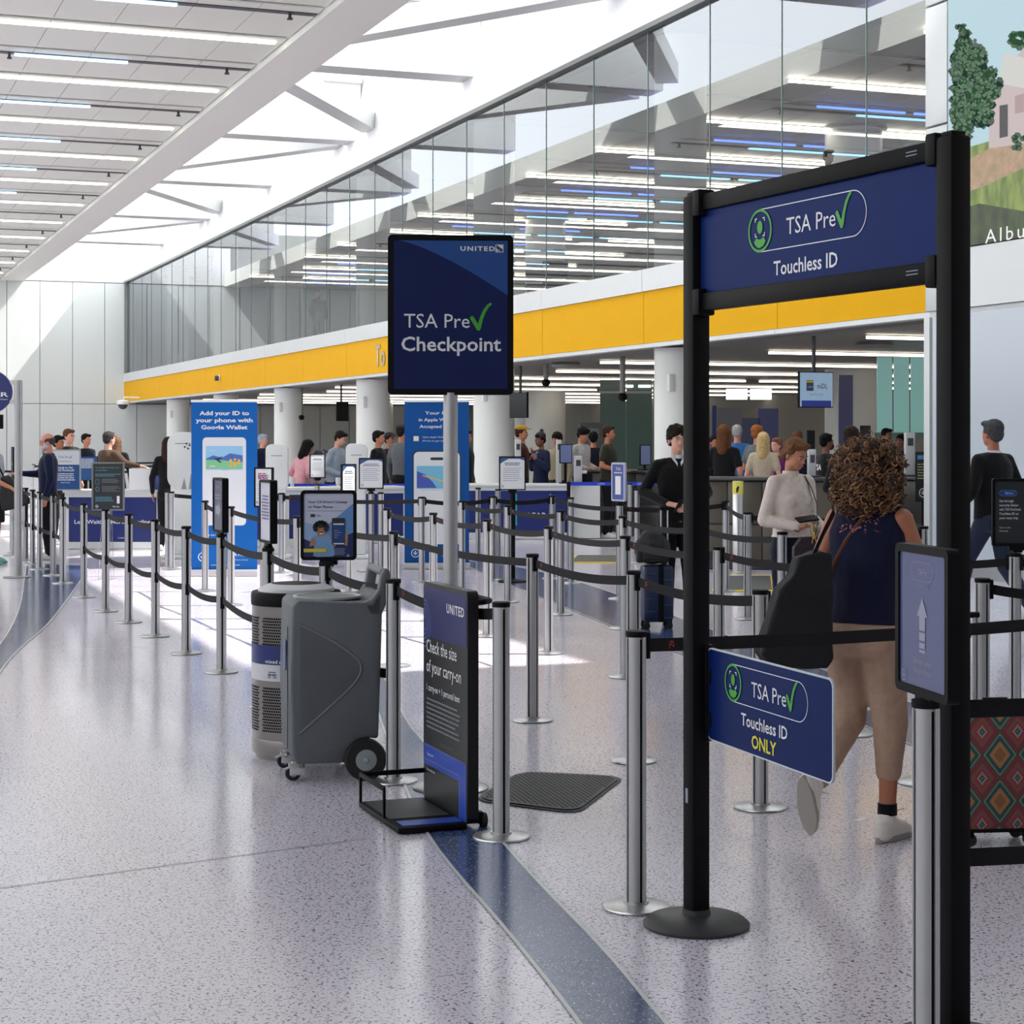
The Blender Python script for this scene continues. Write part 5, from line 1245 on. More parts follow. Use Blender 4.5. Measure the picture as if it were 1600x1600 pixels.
def person(label, px, d, H, f, top=('navy', lin(25,30,55)), sleeve='long', pants=('black', lin(20,20,24)), hem=.09, skn='fair', hair=('short', lin(40,28,22)), arms=('down','down'),
           sex='m', legs=None, pitch=0.0, yaw=0.0, lean=0.0, vox=.016, base=0.0, shoes=('white shoe', lin(200,200,198)), hemtop=.90, group=None, toes=None, loc=None, extra=None, build=1.0, cuff=None):
    t = thing('person', label, 'person', loc or at(px, d, base), -ANG+f, group)
    k = H/1.75; S = Matrix.Scale(k, 4); T = Matrix.Translation((0,0,.95)) @ Matrix.Rotation(lean, 4, 'X') @ Matrix.Translation((0,0,-.95))
    # head tilt: positive pitch looks down
    HT = T @ Matrix.Translation((0,.01,1.52)) @ Matrix.Rotation(yaw, 4, 'Z') @ Matrix.Rotation(pitch, 4, 'X') @ Matrix.Translation((0,-.01,-1.52))
    A = []
    for s_, a in ((1, arms[0]), (-1, arms[1])): A.append(ARM[a](s_) if isinstance(a, str) else a)
    L = legs or (((.10,-.02,.50), (.11,.02,.09)), ((-.10,-.02,.50), (-.11,.02,.09)))
    toes = toes or ((.03,-.17,0), (-.03,-.17,0))
    fem = sex == 'f'; B = build
    # --- body: one continuous surface
    b = MB(); k0 = 0
    tor = [(.86,.13,.09,0,0), (1.0,.12,.085,0,0), (1.15,.125,.09,0,0), (1.30,.145,.095,0,.005), (1.40,.13,.075,0,.01), (1.45,.07,.055,0,.015)]
    loft(b, [(z, rx*B, ry*B, cx, cy) for z, rx, ry, cx, cy in tor], 14)
    sh = .172 if not fem else .155
    for s_, (el, wr, dr, nm, cu) in zip((1,-1), A):
        p = (sh*s_, .01, 1.405); b.cap((.05*s_, .01, 1.43), p, .045, .046, 8); b.cap(p, el, .047*B, .037*B, 9); b.cap(el, wr, .038*B, .025, 9)
        hand(b, wr, dr, nm, -s_, cu, .95 if fem else 1.02)
    b.cap((0,.02,1.42), (0,.012,1.56), .057 if not fem else .048, .050 if not fem else .043, 10)
    xform(b, k0, T); k0 = len(b.v); J = .92 if fem else 1.0
    b.ball((0,.012,1.665), .075, .093, .084, 14, 10); b.ball((0,-.030,1.610), .060*J, .060, .088, 12, 8); b.ball((0,-.053,1.556), .036*J, .034, .028, 10, 6)
    b.ball((.035*J,-.02,1.570), .026, .045, .030, 8, 6); b.ball((-.035*J,-.02,1.570), .026, .045, .030, 8, 6)
    b.cap((0,-.088,1.630), (0,-.104,1.604), .0075, .0125*J, 8); b.ball((0,-.083,1.650), .045, .012, .010, 8, 6)
    for s_ in (1,-1): b.ball((.077*s_, .008, 1.615), .010, .018, .030, 8, 6)
    xform(b, k0, HT); k0 = len(b.v)
    for s_, (kn, an), to in zip((1,-1), L, toes):
        b.cap((.085*s_, 0, .90), kn, .078*B, .052, 10); b.cap(kn, an, .052, .036, 10); b.cap(an, Vector(an)+Vector(to)*.38+Vector((0,0,-.045)), .031, .024, 8)
        m = Vector(kn)*.62 + Vector(an)*.38 + Vector((0,.015,0)); an_v = (Vector(kn)-Vector(an)).normalized()
        if an_v.z > .95: b.ball(m, .044, .044, .09, 8, 6)
    xform(b, 0, S); remeshed(b, 'body', skin(skn), t, vox, 3)
    # --- top
    c = MB()
    if fem: secs = [(hemtop-.01,.168,.122,0,0), (1.0,.150,.112,0,0), (1.12,.142,.108,0,0), (1.25,.160,.118,0,0), (1.34,.168,.112,0,.003), (1.41,.145,.088,0,.01), (1.455,.085,.066,0,.015), (1.475,.058,.055,0,.015)]
    else: secs = [(hemtop-.01,.168,.118,0,0), (1.02,.162,.115,0,0), (1.15,.168,.118,0,0), (1.30,.188,.125,0,.003), (1.38,.178,.112,0,.006), (1.435,.125,.082,0,.012), (1.475,.066,.062,0,.015)]
    loft(c, [(z, rx*B, ry*B, cx, cy) for z, rx, ry, cx, cy in secs])
    if fem: c.ball((.068,-.075,1.27), .068, .060, .065, 10, 8); c.ball((-.068,-.075,1.27), .068, .060, .065, 10, 8)
    for s_, (el, wr, dr, nm, cu) in zip((1,-1), A):
        p = Vector((sh*s_, .01, 1.402)); el = Vector(el); wr = Vector(wr)
        if sleeve == 'none': c.cap((.06*s_,.01,1.425), (.125*s_,.01,1.418), .05, .050, 8); continue
        c.cap((.06*s_, .01, 1.425), p, .055, .062*B, 9)
        if sleeve == 'short': c.cap(p, p.lerp(el, .62), .061*B, .058*B, 10)
        else: c.cap(p, el, .061*B, .052*B, 10); c.cap(el, el.lerp(wr, .90), .052*B, .036, 10); c.cap(el.lerp(wr,.88), el.lerp(wr,.96), .036, .034, 10)
    xform(c, 0, T); xform(c, 0, S); remeshed(c, 'shirt', cloth(*top), t, max(vox, .010), 4, disp=.006 if vox < .012 else .0, dscale=.09)
    # --- trousers
    p = MB(); loft(p, [(.80,.155*B,.118,0,.005), (.88,.170*B,.128,0,.008), (.95,.160*B,.118,0,.003), (1.0,.145*B,.105,0,0)], 16)
    for s_, (kn, an) in zip((1,-1), L):
        kn, an = Vector(kn), Vector(an); hp_ = Vector((.083*s_, .005, .88)); p.cap(hp_, kn, .094*B, .070*B, 12)
        full = (kn-an).length; e = kn.lerp(an, min(1.0, max(0, (kn.z-hem)/max(.01, kn.z-an.z)))) if kn.z > hem else None
        if e is not None: p.cap(kn, e, .070*B, .058, 12)
        p.ball((.075*s_, .055, .88), .085*B, .075*B, .09, 10, 8)
    if hem > .5:
        p = MB(); loft(p, [(hem,.20,.15,0,0), (.80,.185*B,.135,0,.005), (.90,.172*B,.125,0,.005), (1.0,.145*B,.105,0,0)], 16)
    xform(p, 0, S); remeshed(p, 'trousers' if hem < .5 else 'skirt', cloth(*pants), t, max(vox, .010), 4, disp=.005 if vox < .012 else .0, dscale=.08)
    # --- shoes
    for s_, (kn, an), to in zip((1,-1), L, toes):
        an = Vector(an); to = Vector(to); q = MB(); td = to.normalized(); up = Vector((0,0,1)); up = (up - td*up.dot(td)).normalized(); sd = td.cross(up)
        def fp(a, u_, w_=0): return an + td*a + up*u_ + sd*w_
        q.cap(fp(-.042,-.030), fp(.02,-.03), .038, .044, 9); q.cap(fp(.02,-.03), fp(.12,-.052), .044, .036, 9); q.cap(fp(-.005,.005), fp(.02,-.02), .043, .044, 9)
        q.cap(fp(-.045,-.062), fp(.13,-.066), .036, .040, 10); q.cap(fp(.10,-.066, -.012), fp(.155,-.066, .004), .038, .030, 10)
        for i in range(len(q.v)):
            v_ = Vector(q.v[i]); h_ = (v_-an).dot(up)
            if h_ < -.088: v_ += up*(-.088-h_)
            q.v[i] = tuple(v_)
        xform(q, 0, S); so = remeshed(q, 'shoe', M(shoes[0], shoes[1], .6), t, max(.007 if vox < .01 else .010, vox*.8), 2)
        if vox < .01:
            q2 = MB(); n_ = 28; o1 = []
            for i in range(n_):
                a = 2*pi*i/n_; o1.append((cos(a)*(.043 if sin(a) > 0 else .038)*(1.04), .055+sin(a)*.138))
            q2.add([fp(v__, -.089, u__) for u__, v__ in o1] + [fp(v__, -.066, u__*1.0) for u__, v__ in o1], [tuple(range(n_)), tuple(range(2*n_-1, n_-1, -1))] + [(i, i+n_, (i+1)%n_+n_, (i+1)%n_) for i in range(n_)])
            xform(q2, 0, S); q2.obj('sole', M('shoe sole', lin(165,158,150), .7), so)
            q3 = MB()
            for j in range(4): a_ = .035+.022*j; q3.tube([fp(a_, -.020-.010*j, -.028), fp(a_+.004, -.003-.010*j, 0), fp(a_+.012, -.020-.010*j, .028)], .0032, 5)
            q3.tube([fp(.03, .0, 0), fp(.05, .035, .02), fp(.06, .05, .05)], .0022, 5)
            xform(q3, 0, S); q3.obj('laces', M('lace white', lin(225,222,215), .8), so)
    # --- hair, face
    style, hc = hair[0], hair[1]; hm = M('hair %.3f %.3f' % (hc[0], hc[1]), hc, .7, noise=.35, scale=45, bump=.3, spec=.12)
    h = MB()
    if style in ('short','cap','beanie','long','bun','tail','fluffy','side'):
        r_ = .010 if style == 'fluffy' else 0
        h.ball((0,.022,1.688), .083+r_, .096+r_, .078+r_, 14, 10); h.ball((0,.055,1.635), .070+r_, .058+r_, .075, 12, 8)
        for s_ in (1,-1): h.ball((.066*s_, .012, 1.668), .018+r_, .050, .050, 8, 6)
        h.ball((.015,-.055,1.722), .055, .040, .028+r_, 10, 6)
    if style == 'balding': 
        h.ball((0,.055,1.645), .074, .056, .062, 12, 8); [h.ball((.068*s_, .015, 1.645), .014, .055, .035, 8, 6) for s_ in (1,-1)]
    if style == 'long':
        h.cap((0,.065,1.66), (0,.075,1.42), .085, .070, 12)
        for s_ in (1,-1): h.cap((.066*s_,.03,1.67), (.078*s_,.035,1.44), .032, .030, 8)
    if style == 'bun': h.ball((0,.06,1.785), .042, .042, .036, 10, 8)
    if style == 'tail': h.ball((0,.112,1.60), .040, .036, .055, 10, 8); [h.cap((.070*s_,-.01,1.70), (.064*s_,.06,1.60), .022, .030, 8) for s_ in (1,-1)]
    if h.v:
        xform(h, 0, HT); xform(h, 0, S); remeshed(h, 'hair', hm, t, max(.007, vox*.6), 2, disp=.030 if style == 'fluffy' else (.014 if vox < .012 else .008), dscale=.028)
    if len(hair) > 2:
        for kind, cc in hair[2:]:
            e = MB(); mm = M('trim %.3f %.3f' % (cc[0], cc[1]), cc, .8)
            if kind == 'cap': e.ball((0,.012,1.715), .090, .102, .060, 14, 8); e.cap((-.035,-.10,1.705), (.035,-.10,1.705), .018, .018, 8); e.box((0,-.125,1.703), (.12,.10,.010)); 
            if kind == 'beanie': e.ball((0,.020,1.705), .090, .102, .075, 14, 8); e.ball((0,.06,1.79), .036, .036, .034, 10, 8)
            if kind == 'beard': e.ball((0,-.058,1.555), .048, .042, .045, 10, 8); e.ball((0,-.075,1.51), .034, .03, .05, 10, 8); [e.ball((.05*s_,-.02,1.575), .020, .04, .04, 8, 6) for s_ in (1,-1)]
            if kind == 'mask': e.ball((0,-.058,1.572), .056, .055, .052, 12, 8)
            xform(e, 0, HT); xform(e, 0, S); remeshed(e, {'cap':'cap','beanie':'knit_hat','beard':'beard','mask':'face_mask'}[kind], mm, t, max(.008, vox*.6), 2)
    SM = S @ HT
    if cos(f+yaw) > -.5:
        ew = M('eye white', (.50,.48,.46), .4); ei = M('iris dark', (.03,.02,.015), .2)
        for s_ in (1,-1):
            e = MB().ball((.030*s_,-.0805,1.632), .0115, .0085, .0065, 10, 8); xform(e, 0, SM); eo = e.obj('eye', ew, t)
            e = MB().ball((.030*s_,-.0875,1.632), .0058, .0030, .0058, 8, 6); xform(e, 0, SM); e.obj('iris', ei, eo)
            e = MB().tube([(.014*s_,-.092,1.650), (.030*s_,-.0935,1.656), (.047*s_,-.083,1.651)], .0036, 6); xform(e, 0, SM); e.obj('eyebrow', hm if hair[0] != 'bald' else ei, t)
        e = MB().ball((0,-.0885,1.577), .022*J, .007, .0045, 10, 6).ball((0,-.0880,1.570), .019*J, .007, .0050, 10, 6); xform(e, 0, SM); e.obj('lips', M('lips '+skn, tuple(a*.75 if i else a*.85 for i, a in enumerate(SKIN[skn])), .45), t)
    t['_k'] = k
    if extra: extra(t, S, T, HT)
    del t['_k']
    return t
BLK = ('black', lin(18,18,21)); NVY = ('navy', lin(22,26,48)); GRY = ('grey', lin(120,124,130)); JNS = ('jeans', lin(38,46,66)); CRM = ('cream', lin(222,208,198))
def put(mb, name, mat, t, mtx, **k): xform(mb, 0, mtx); return mb.obj(name, mat, t, **k)

# ---- 1. curly-haired woman walking away
def ex1(t, S, T, HT):
    # curly hair: soft core plus coiled locks
    core = MB().ball((0,.035,1.64), .125, .13, .125, 14, 10).cap((0,.07,1.62), (0,.075,1.50), .12, .105, 12); xform(core, 0, HT); xform(core, 0, S)
    hm = M('curly hair dark', lin(70,44,28), .6, noise=.35, scale=50, bump=.3); ho = remeshed(core, 'hair', hm, t, .009, 2, disp=.03, dscale=.03)
    rr = random.Random(11); mats = [M('curl brown', lin(128,90,60), .55), M('curl light', lin(178,136,98), .55), M('curl dark', lin(66,42,28), .55)]
    for mi, n in ((0, 620), (1, 300), (2, 420)):
        cb = MB()
        for _ in range(n):
            z = rr.uniform(-.95, 1); a = rr.uniform(0, 2*pi); q = sqrt(1-z*z); dr = Vector((q*cos(a), q*sin(a), z))
            if dr.y < -.55 and abs(dr.x) < .6 and z < .5: continue
            c0 = Vector((0,.045,1.60)); st = c0 + Vector((dr.x*.125, dr.y*.125, dr.z*.125 - .0))
            if z < 0: st.z -= .03
            ln = rr.uniform(.035, .075); hang = Vector((dr.x*.6, dr.y*.6, -0.9 if z < .4 else dr.z*.4-.3)).normalized()
            u_ = hang.orthogonal().normalized(); w_ = hang.cross(u_); ph = rr.uniform(0, 6.28); cr = rr.uniform(.006, .011); turns = rr.uniform(1.2, 2.2); pts = []
            for i in range(9):
                s_ = i/8; pts.append(st + hang*ln*s_ + (u_*cos(ph+turns*6.28*s_)+w_*sin(ph+turns*6.28*s_))*cr*(.5+s_) + dr*.012*sin(s_*3))
            cb.tube(pts, [.0030]*8+[.0012], 4)
        xform(cb, 0, HT); xform(cb, 0, S); tag(cb.obj('curls', mats[mi], t, angle=60), kind='stuff')
    # lace yoke on the blouse
    lc = MB(); 
    for _ in range(110):
        a = rr.uniform(.35, pi-.35); z = rr.uniform(1.335, 1.425); r1, r2 = .168+(1.34-z)*.35, .112+(1.34-z)*.25
        c0 = Vector((r1*1.04*cos(a), .008+r2*1.09*sin(a), z)); n_ = Vector((cos(a)*.7, sin(a), .35)).normalized(); u_ = Vector((-sin(a), cos(a), 0)); w_ = n_.cross(u_); sz = rr.uniform(.003, .007); ph = rr.uniform(0, 6)
        lc.add([c0+n_*.004+(u_*cos(ph+i*2*pi/5)+w_*sin(ph+i*2*pi/5))*sz*rr.uniform(.6,1.4) for i in range(5)], [(0,1,2,3,4)])
    xform(lc, 0, T); xform(lc, 0, S); tag(lc.obj('lace_yoke', M('lace skin showing', lin(150,92,86), .7), t, smooth=False), kind='stuff')
    st = MB().tube([(-.06,.085,1.462),(-.02,.118,1.40),(.05,.128,1.30),(.12,.110,1.18),(.168,.06,1.08)], .011, 8, flat=.35); put(st, 'brown_strap', M('brown leather', lin(96,52,32), .5), t, S @ T)
    for s_, an, to in ((1, (.10,.30,.26), None),):
        pass
    sk = MB().lathe([(.043, 0), (.042, .05)], (-.10, -.005, .115), 16); put(sk, 'black_sock', BLACKC, t, S)
BLACKC = cloth(*BLK)
w1 = person('curly-haired woman in navy sleeveless blouse and beige trousers walking away', 1353, 7.7, 1.665, 2.5, top=('blouse navy', lin(22,24,52)), sleeve='none',
       pants=('beige trousers', lin(176,146,126)), hem=.30, skn='warm', hair=('none', lin(70,44,28)), sex='f', build=1.12, vox=.0085, hemtop=.95,
       arms=(((.245,.06,1.12), (.18,-.17,1.17), (-.3,-1,.2), (-1,0,0), .8), ((-.235,-.09,1.14), (-.30,-.36,.985), (-.1,-.6,-.5), (.6,-.3,-.4), 1.3)),
       legs=(((.09,-.02,.52), (.10,.30,.265)), ((-.095,-.045,.50), (-.10,.0,.092))), toes=((.0,-.05,-.16), (-.02,-.175,0)), shoes=('white sneaker', lin(232,226,218)), lean=.10, extra=ex1)
t = thing('tote_bag', 'large black tote bag hanging from the shoulder of the curly-haired woman', 'bag', at(1246, 7.52, 0), -ANG+.12)
mb = MB().prism([(-.165,.80),(-.13,.745),(.11,.735),(.135,.77),(.13,1.20),(.09,1.215),(-.01,1.19),(-.03,1.12),(-.09,1.06)], -.06, .06)
remeshed(mb, 'body', M('black tote cloth', lin(17,18,24), .8, noise=.1, bump=.15), t, .009, 2, disp=.016, dscale=.10)
MB().tube([(.05,-.02,1.17),(.09,-.05,1.28),(.14,-.04,1.37),(.17,.07,1.385)], .014, 8, flat=.4).obj('strap', BLACKC, t)
# patterned suitcase with raised handle
t = thing('suitcase', 'suitcase with colourful diamond pattern behind the black arch post', 'suitcase', at(1548, 7.62), -ANG+.10)
kil = bpy.data.materials.new('woven diamond pattern'); kil.use_nodes = True; nt = kil.node_tree; pb_ = nt.nodes['Principled BSDF']; pb_.inputs['Roughness'].default_value = .75
tc = nt.nodes.new('ShaderNodeTexCoord'); sx = nt.nodes.new('ShaderNodeSeparateXYZ'); nt.links.new(tc.outputs['Object'], sx.inputs[0])
def mth(op, a, b=None):
    n = nt.nodes.new('ShaderNodeMath'); n.operation = op
    for i, v_ in enumerate((a, b)):
        if v_ is None: continue
        if isinstance(v_, (int, float)): n.inputs[i].default_value = v_
        else: nt.links.new(v_, n.inputs[i])
    return n.outputs[0]
ax_ = mth('PINGPONG', mth('MULTIPLY', sx.outputs['X'], 1/.075), 1.0); az = mth('PINGPONG', mth('MULTIPLY', sx.outputs['Z'], 1/.095), 1.0)
df = mth('ADD', mth('SNAP', ax_, .08), mth('SNAP', az, .08)); df = mth('MULTIPLY', df, .5)
rp = nt.nodes.new('ShaderNodeValToRGB'); rp.color_ramp.interpolation = 'CONSTANT'; el = rp.color_ramp.elements
cols = [(0, lin(140,96,60)), (.14, lin(168,118,78)), (.26, lin(38,78,74)), (.36, lin(110,150,140)), (.42, lin(96,70,56)), (.52, lin(140,38,72)), (.62, lin(120,84,62)), (.72, lin(150,44,78)), (.80, lin(176,160,140)), (.87, lin(40,90,84)), (.94, lin(170,100,52))]
el[0].position = 0; el[0].color = (*cols[0][1], 1); el[1].position = cols[1][0]; el[1].color = (*cols[1][1], 1)
for p_, c_ in cols[2:]: e_ = el.new(p_); e_.color = (*c_, 1)
nt.links.new(df, rp.inputs[0]); nt.links.new(rp.outputs[0], pb_.inputs['Base Color'])
MB().box((0, 0, .315), (.33, .21, .50)).obj('shell', kil, t, bevel=.035)
MB().box((0, 0, .075), (.30, .19, .03)).obj('bottom', black, t)
for x in (-.125, .125):
    for y in (-.075, .075):
        o = MB().lathe([(.012,-.011),(.026,-.010),(.028,0),(.026,.010),(.012,.011)], (x+.01, y, .028), 16, 'Y').obj('wheel', MATS['black rubber'], t)
        MB().box((x, y, .062), (.045, .04, .05)).obj('wheel_housing', black, o, bevel=.008)
[MB().tube([(q0,.085,.55),(q0,.085,.93)], .007, 8).obj('handle_rod', steel, t) for q0 in (-.13,-.04)]
MB().tube([(-.15,.085,.935),(-.02,.085,.935)], .013, 8).obj('handle_grip', black, t)
MB().tube([(-.04,-.02,.567),(-.04,-.02,.595),(.06,-.02,.595),(.06,-.02,.567)], .009, 8).obj('carry_handle', black, t)

# ---- 2. young man in black sweater
def ex2(t, S, T, HT):
    gl = MB()
    for s_ in (1,-1): gl.tube([(.031*s_+.022*cos(a), -.101, 1.630+.017*sin(a)) for a in [2*pi*k_/16 for k_ in range(17)]], .0014, 5)
    gl.tube([(-.009,-.103,1.634), (.009,-.103,1.634)], .0014, 5); [gl.tube([(.053*s_,-.098,1.634), (.074*s_,.0,1.632)], .0014, 5) for s_ in (1,-1)]
    put(gl, 'glasses', steel, t, S @ HT)
    cl = MB()
    for s_ in (1,-1): cl.add([(.0,-.098,1.385), (.055*s_,-.075,1.455), (.062*s_,-.02,1.495), (.050*s_,-.05,1.500), (.012*s_,-.080,1.43), (.018*s_,-.1,1.40)], [(0,1,2,3,4,5)] if s_ < 0 else [(5,4,3,2,1,0)])
    cl.lathe([(.064,1.455),(.062,1.498),(.058,1.498),(.058,1.455)], (0,.012,0), 20)
    put(cl, 'white_collar', M('white shirt cotton', lin(225,226,232), .8), t, S @ T)
    put(MB().lathe([(.168,.885),(.172,.915)], (0,0,0), 28), 'shirt_hem', MATS['white shirt cotton'], t, S @ Matrix.Diagonal((.88,.68,1,1)))
person('young man with glasses in a black sweater beside the arch post', 1058, 16.5, 1.775, .12, top=('black knit', lin(14,14,16)), pants=BLK, skn='fair', hair=('fluffy', lin(38,28,24)), vox=.009,
       arms=(((.285,.04,1.16), (.09,-.235,1.07), (-.7,-.6,-.1), (-.3,.2,-1), .9), ((-.295,.05,1.17), (-.13,-.225,1.075), (.75,-.6,-.15), (.3,.2,-1), .9)), hemtop=.90, shoes=('grey sneaker', lin(150,150,150)),
       legs=(((.10,-.04,.50), (.12,-.03,.09)), ((-.09,.0,.50), (-.08,.06,.09))), extra=ex2, yaw=.12)
o = MB().box((0,0,0), (.07,.012,.12), .2).obj('phone', black, bevel=.004); o.location = at(1061, 16.18, 1.075); o.rotation_euler = (.6, 0, .3); tag(o, 'dark phone in the hands of the young man', 'phone')
t = thing('suitcase', 'navy ribbed suitcase standing in front of the young man', 'suitcase', at(1026, 16.15), -ANG+.10)
nv = M('navy suitcase shell', lin(30,42,72), .35)
MB().box((0,0,.31), (.275,.22,.50)).obj('shell', nv, t, bevel=.04)
for k_ in range(8): MB().box((-.075 if k_ % 2 else .085, -.112, .10+.055*k_), (.085,.008,.012)).obj('rib', M('navy rib', lin(48,62,98), .3), t, bevel=.003)
MB().box((.02,-.113,.31), (.045,.006,.49)).obj('strap', black, t)
for x in (-.10,.10):
    for y in (-.08,.08): MB().lathe([(.012,-.012),(.028,-.010),(.030,0),(.028,.010),(.012,.012)], (x,y,.030), 14, 'Y').box((x,y,.062),(.04,.04,.04)).obj('wheel', MATS['black rubber'], t)
for x in (.055,.115): MB().tube([(x,.09,.54),(x,.09,1.04)], .0075, 8).obj('handle_rod', steel, t)
MB().tube([(.045,.09,1.045),(.125,.09,1.045)], .014, 8).obj('handle_grip', black, t)
t = thing('backpack', 'black backpack resting on the navy suitcase', 'backpack', at(1019, 16.15), -ANG); 
mb = MB().ball((0,0,.70), .165,.115,.14,14,10).box((0,0,.64),(.28,.18,.12)).ball((.0,.0,.80),.11,.09,.07,10,8)
remeshed(mb, 'body', M('black nylon', lin(20,21,22), .6, bump=.2), t, .012, 4, disp=.015, dscale=.1)
MB().tube([(-.03,0,.865),(-.02,0,.90),(.03,0,.90),(.04,0,.865)], .008, 8).obj('top_handle', black, t); MB().box((0,-.112,.66),(.18,.02,.10)).obj('front_pocket', MATS['black nylon'], t, bevel=.01)

# ---- 3. woman in cream sweater
def ex3(t, S, T, HT):
    put(MB().tube([(.105,-.03,1.455),(.110,-.105,1.36),(.125,-.150,1.25),(.150,-.125,1.10),(.185,-.05,.98)], .016, 8, flat=.25), 'green_strap', M('dark green strap', lin(52,60,48), .7), t, S @ T)
    put(MB().lathe([(.030,-.008),(.033,0),(.030,.008)], (0,0,0), 16), 'wrist_watch', M('gold watch', lin(150,130,90), .3, .8), t, S @ T @ Matrix.Translation((-.085,-.175,1.065)) @ Matrix.Rotation(1.2, 4, 'X'))
    put(MB().lathe([(.060,1.462),(.064,1.480),(.060,1.497),(.054,1.480)], (0,.014,0), 20), 'collar_roll', cloth(*CRM), t, S @ T)
person('woman with tied-back brown hair in a cream sweater looking at her phone', 1237, 13.5, 1.675, .50, top=CRM, pants=('dark navy denim', lin(22,26,44)), skn='tan', hair=('tail', lin(112,78,54)), sex='f', vox=.009, pitch=.38, yaw=.15,
       arms=(((.225,.05,1.13), (.17,-.19,1.05), (.0,-1,.0), (-1,0,0), .6), ((-.225,.05,1.12), (-.075,-.195,1.075), (.75,-.62,.08), (0,.1,1), .7)), hemtop=1.0, build=1.04, extra=ex3)
o = MB().box((0,0,0), (.16,.085,.016)).obj('phone', black, bevel=.006); o.location = at(1261, 13.25, 1.09); o.rotation_euler = (.35, -.12, -.1); tag(o, 'black phone in the hand of the woman in the cream sweater', 'phone')
t = thing('handbag', 'dark handbag with gold chain at the side of the woman in cream', 'handbag', at(1267, 13.2), -ANG)
remeshed(MB().prism([(-.13,.76),(.12,.75),(.13,.90),(.06,.97),(-.08,.96),(-.13,.89)], -.05,.05), 'body', M('dark plum leather', lin(40,28,34), .45, noise=.3, scale=90), t, .01, 4)
ch = MB()
for i in range(22):
    s_ = i/21; x = -.10+.20*s_; z = .80-.045*sin(pi*s_) + (.07*s_**3); ch.ball((x,-.062,z), .0075, .005, .005, 6, 4)
ch.tube([(-.0,-.03,1.06),(.0,-.045,1.02),(.015,-.05,.95)], .006, 6); ch.tube([(.015,-.045,1.0),(.03,-.05,.93)], .004, 6).tube([(.015,-.045,1.0),(-.0,-.05,.92)], .004, 6)
tag(ch.obj('gold_chain', M('gold chain', lin(200,165,90), .3, .9), t), kind='stuff')

# ---- 4. grey-haired man at the right
def ex4(t, S, T, HT): put(MB().lathe([(.066,1.45),(.063,1.492),(.058,1.492)], (0,.014,0), 20), 'white_collar', M('white shirt cotton', lin(225,226,232), .8), t, S @ T)
person('grey-haired man in a black sweater and jeans walking away at the right', 1550, 16.6, 1.83, pi+.55, top=('black wool', lin(15,15,17)), pants=JNS, skn='warm', hair=('short', lin(72,72,74)), vox=.012,
       arms=(((.25,.02,1.14), (.30,-.12,.97), (.1,-.6,-.8), (-1,0,0), .5), ((-.26,.08,1.14), (-.27,.02,.90), (0,-.2,-1), (1,0,0), .5)), build=1.05,
       legs=(((.10,-.20,.54), (.12,-.30,.10)), ((-.10,.05,.50), (-.12,.36,.13))), extra=ex4)
# ---- 5. dark navy man beyond the curly hair
def ex5(t, S, T, HT): put(MB().cyl(.012, -.002, .002, (.05,.132,1.36), 10, 'Y'), 'white_badge', ink, t, S @ T)
person('short-haired man in a dark navy jacket, back turned, left of the curly hair', 1331, 18.8, 1.785, pi-.65, top=('midnight jacket', lin(24,27,36)), pants=BLK, skn='fair', hair=('short', lin(44,34,28)), vox=.013, arms=('fore','down'), build=1.08, extra=ex5)
# ---- 6. officer with mask
def ex6(t, S, T, HT):
    me = text_mesh('lettering', 'TSA', ink, .19, .085, bold=.02, align='CENTER', x=0, z=1.24, y=0)
    me.transform(S @ T @ Matrix.Translation((0,.150,0)) @ Matrix.Rotation(pi, 4, 'Z')); link('lettering', me, t)
person('security officer in black with a black face mask and white TSA lettering', 1292, 25.6, 1.725, 1.95, top=('officer black', lin(17,18,20)), pants=BLK, skn='brown', hair=('short', lin(18,15,14), ('mask', (.01,.01,.01))), vox=.014, arms=('fore','fore'), extra=ex6)
F_ = lambda *a, **k: person(*a, **k)
person('person with long straight brown hair and black tee leaning at the bronze counter', 1132, 25.4, 1.845, pi-.45, top=('tee black', lin(20,20,23)), sleeve='short', skn='tan', hair=('long', lin(104,66,42)), sex='f', vox=.014, arms=('down','fore'))
person('grey-haired man in a bright blue shirt far behind the counter', 1152, 31, 1.88, pi-.2, top=('bright blue', lin(44,100,160)), sleeve='short', skn='rosy', hair=('short', lin(160,158,156)))
person('ginger-haired man in a grey tee behind the bronze counter', 1184, 28.5, 1.86, pi-.9, top=('slate tee', lin(92,98,100)), sleeve='short', skn='tan', hair=('short', lin(150,90,46)), arms=('fore','fore'))
person('blonde long-haired woman in a cream top behind the bronze counter', 1193, 26.6, 1.745, pi-.3, top=('ivory', lin(186,172,150)), sleeve='short', skn='fair', hair=('long', lin(196,168,120)), sex='f', arms=('fore','fore'))
person('woman in a purple top beside the blonde woman', 1213, 28, 1.665, -.9, top=('purple', lin(88,30,82)), skn='fair', hair=('short', lin(120,78,66)), sex='f')
person('brown-haired person half hidden behind the cream-sweater woman', 1246, 30.5, 1.775, pi, top=NVY, skn='tan', hair=('short', lin(100,62,44)))
person('small distant dark-haired person left of the long brown hair', 1116, 33, 1.70, .4, top=BLK, skn='warm', hair=('short', lin(26,20,20)), sex='f')
person('dark-haired person far behind the dark counter, left of the grey scanner column', 1386, 33, 1.83, .6, top=BLK, skn='brown', hair=('short', lin(20,16,16)))
person('dark-skinned person facing left beside the grey scanner column', 1407, 31, 1.72, -.7, top=('dusk', lin(30,32,44)), skn='brown', hair=('short', lin(16,14,14)))
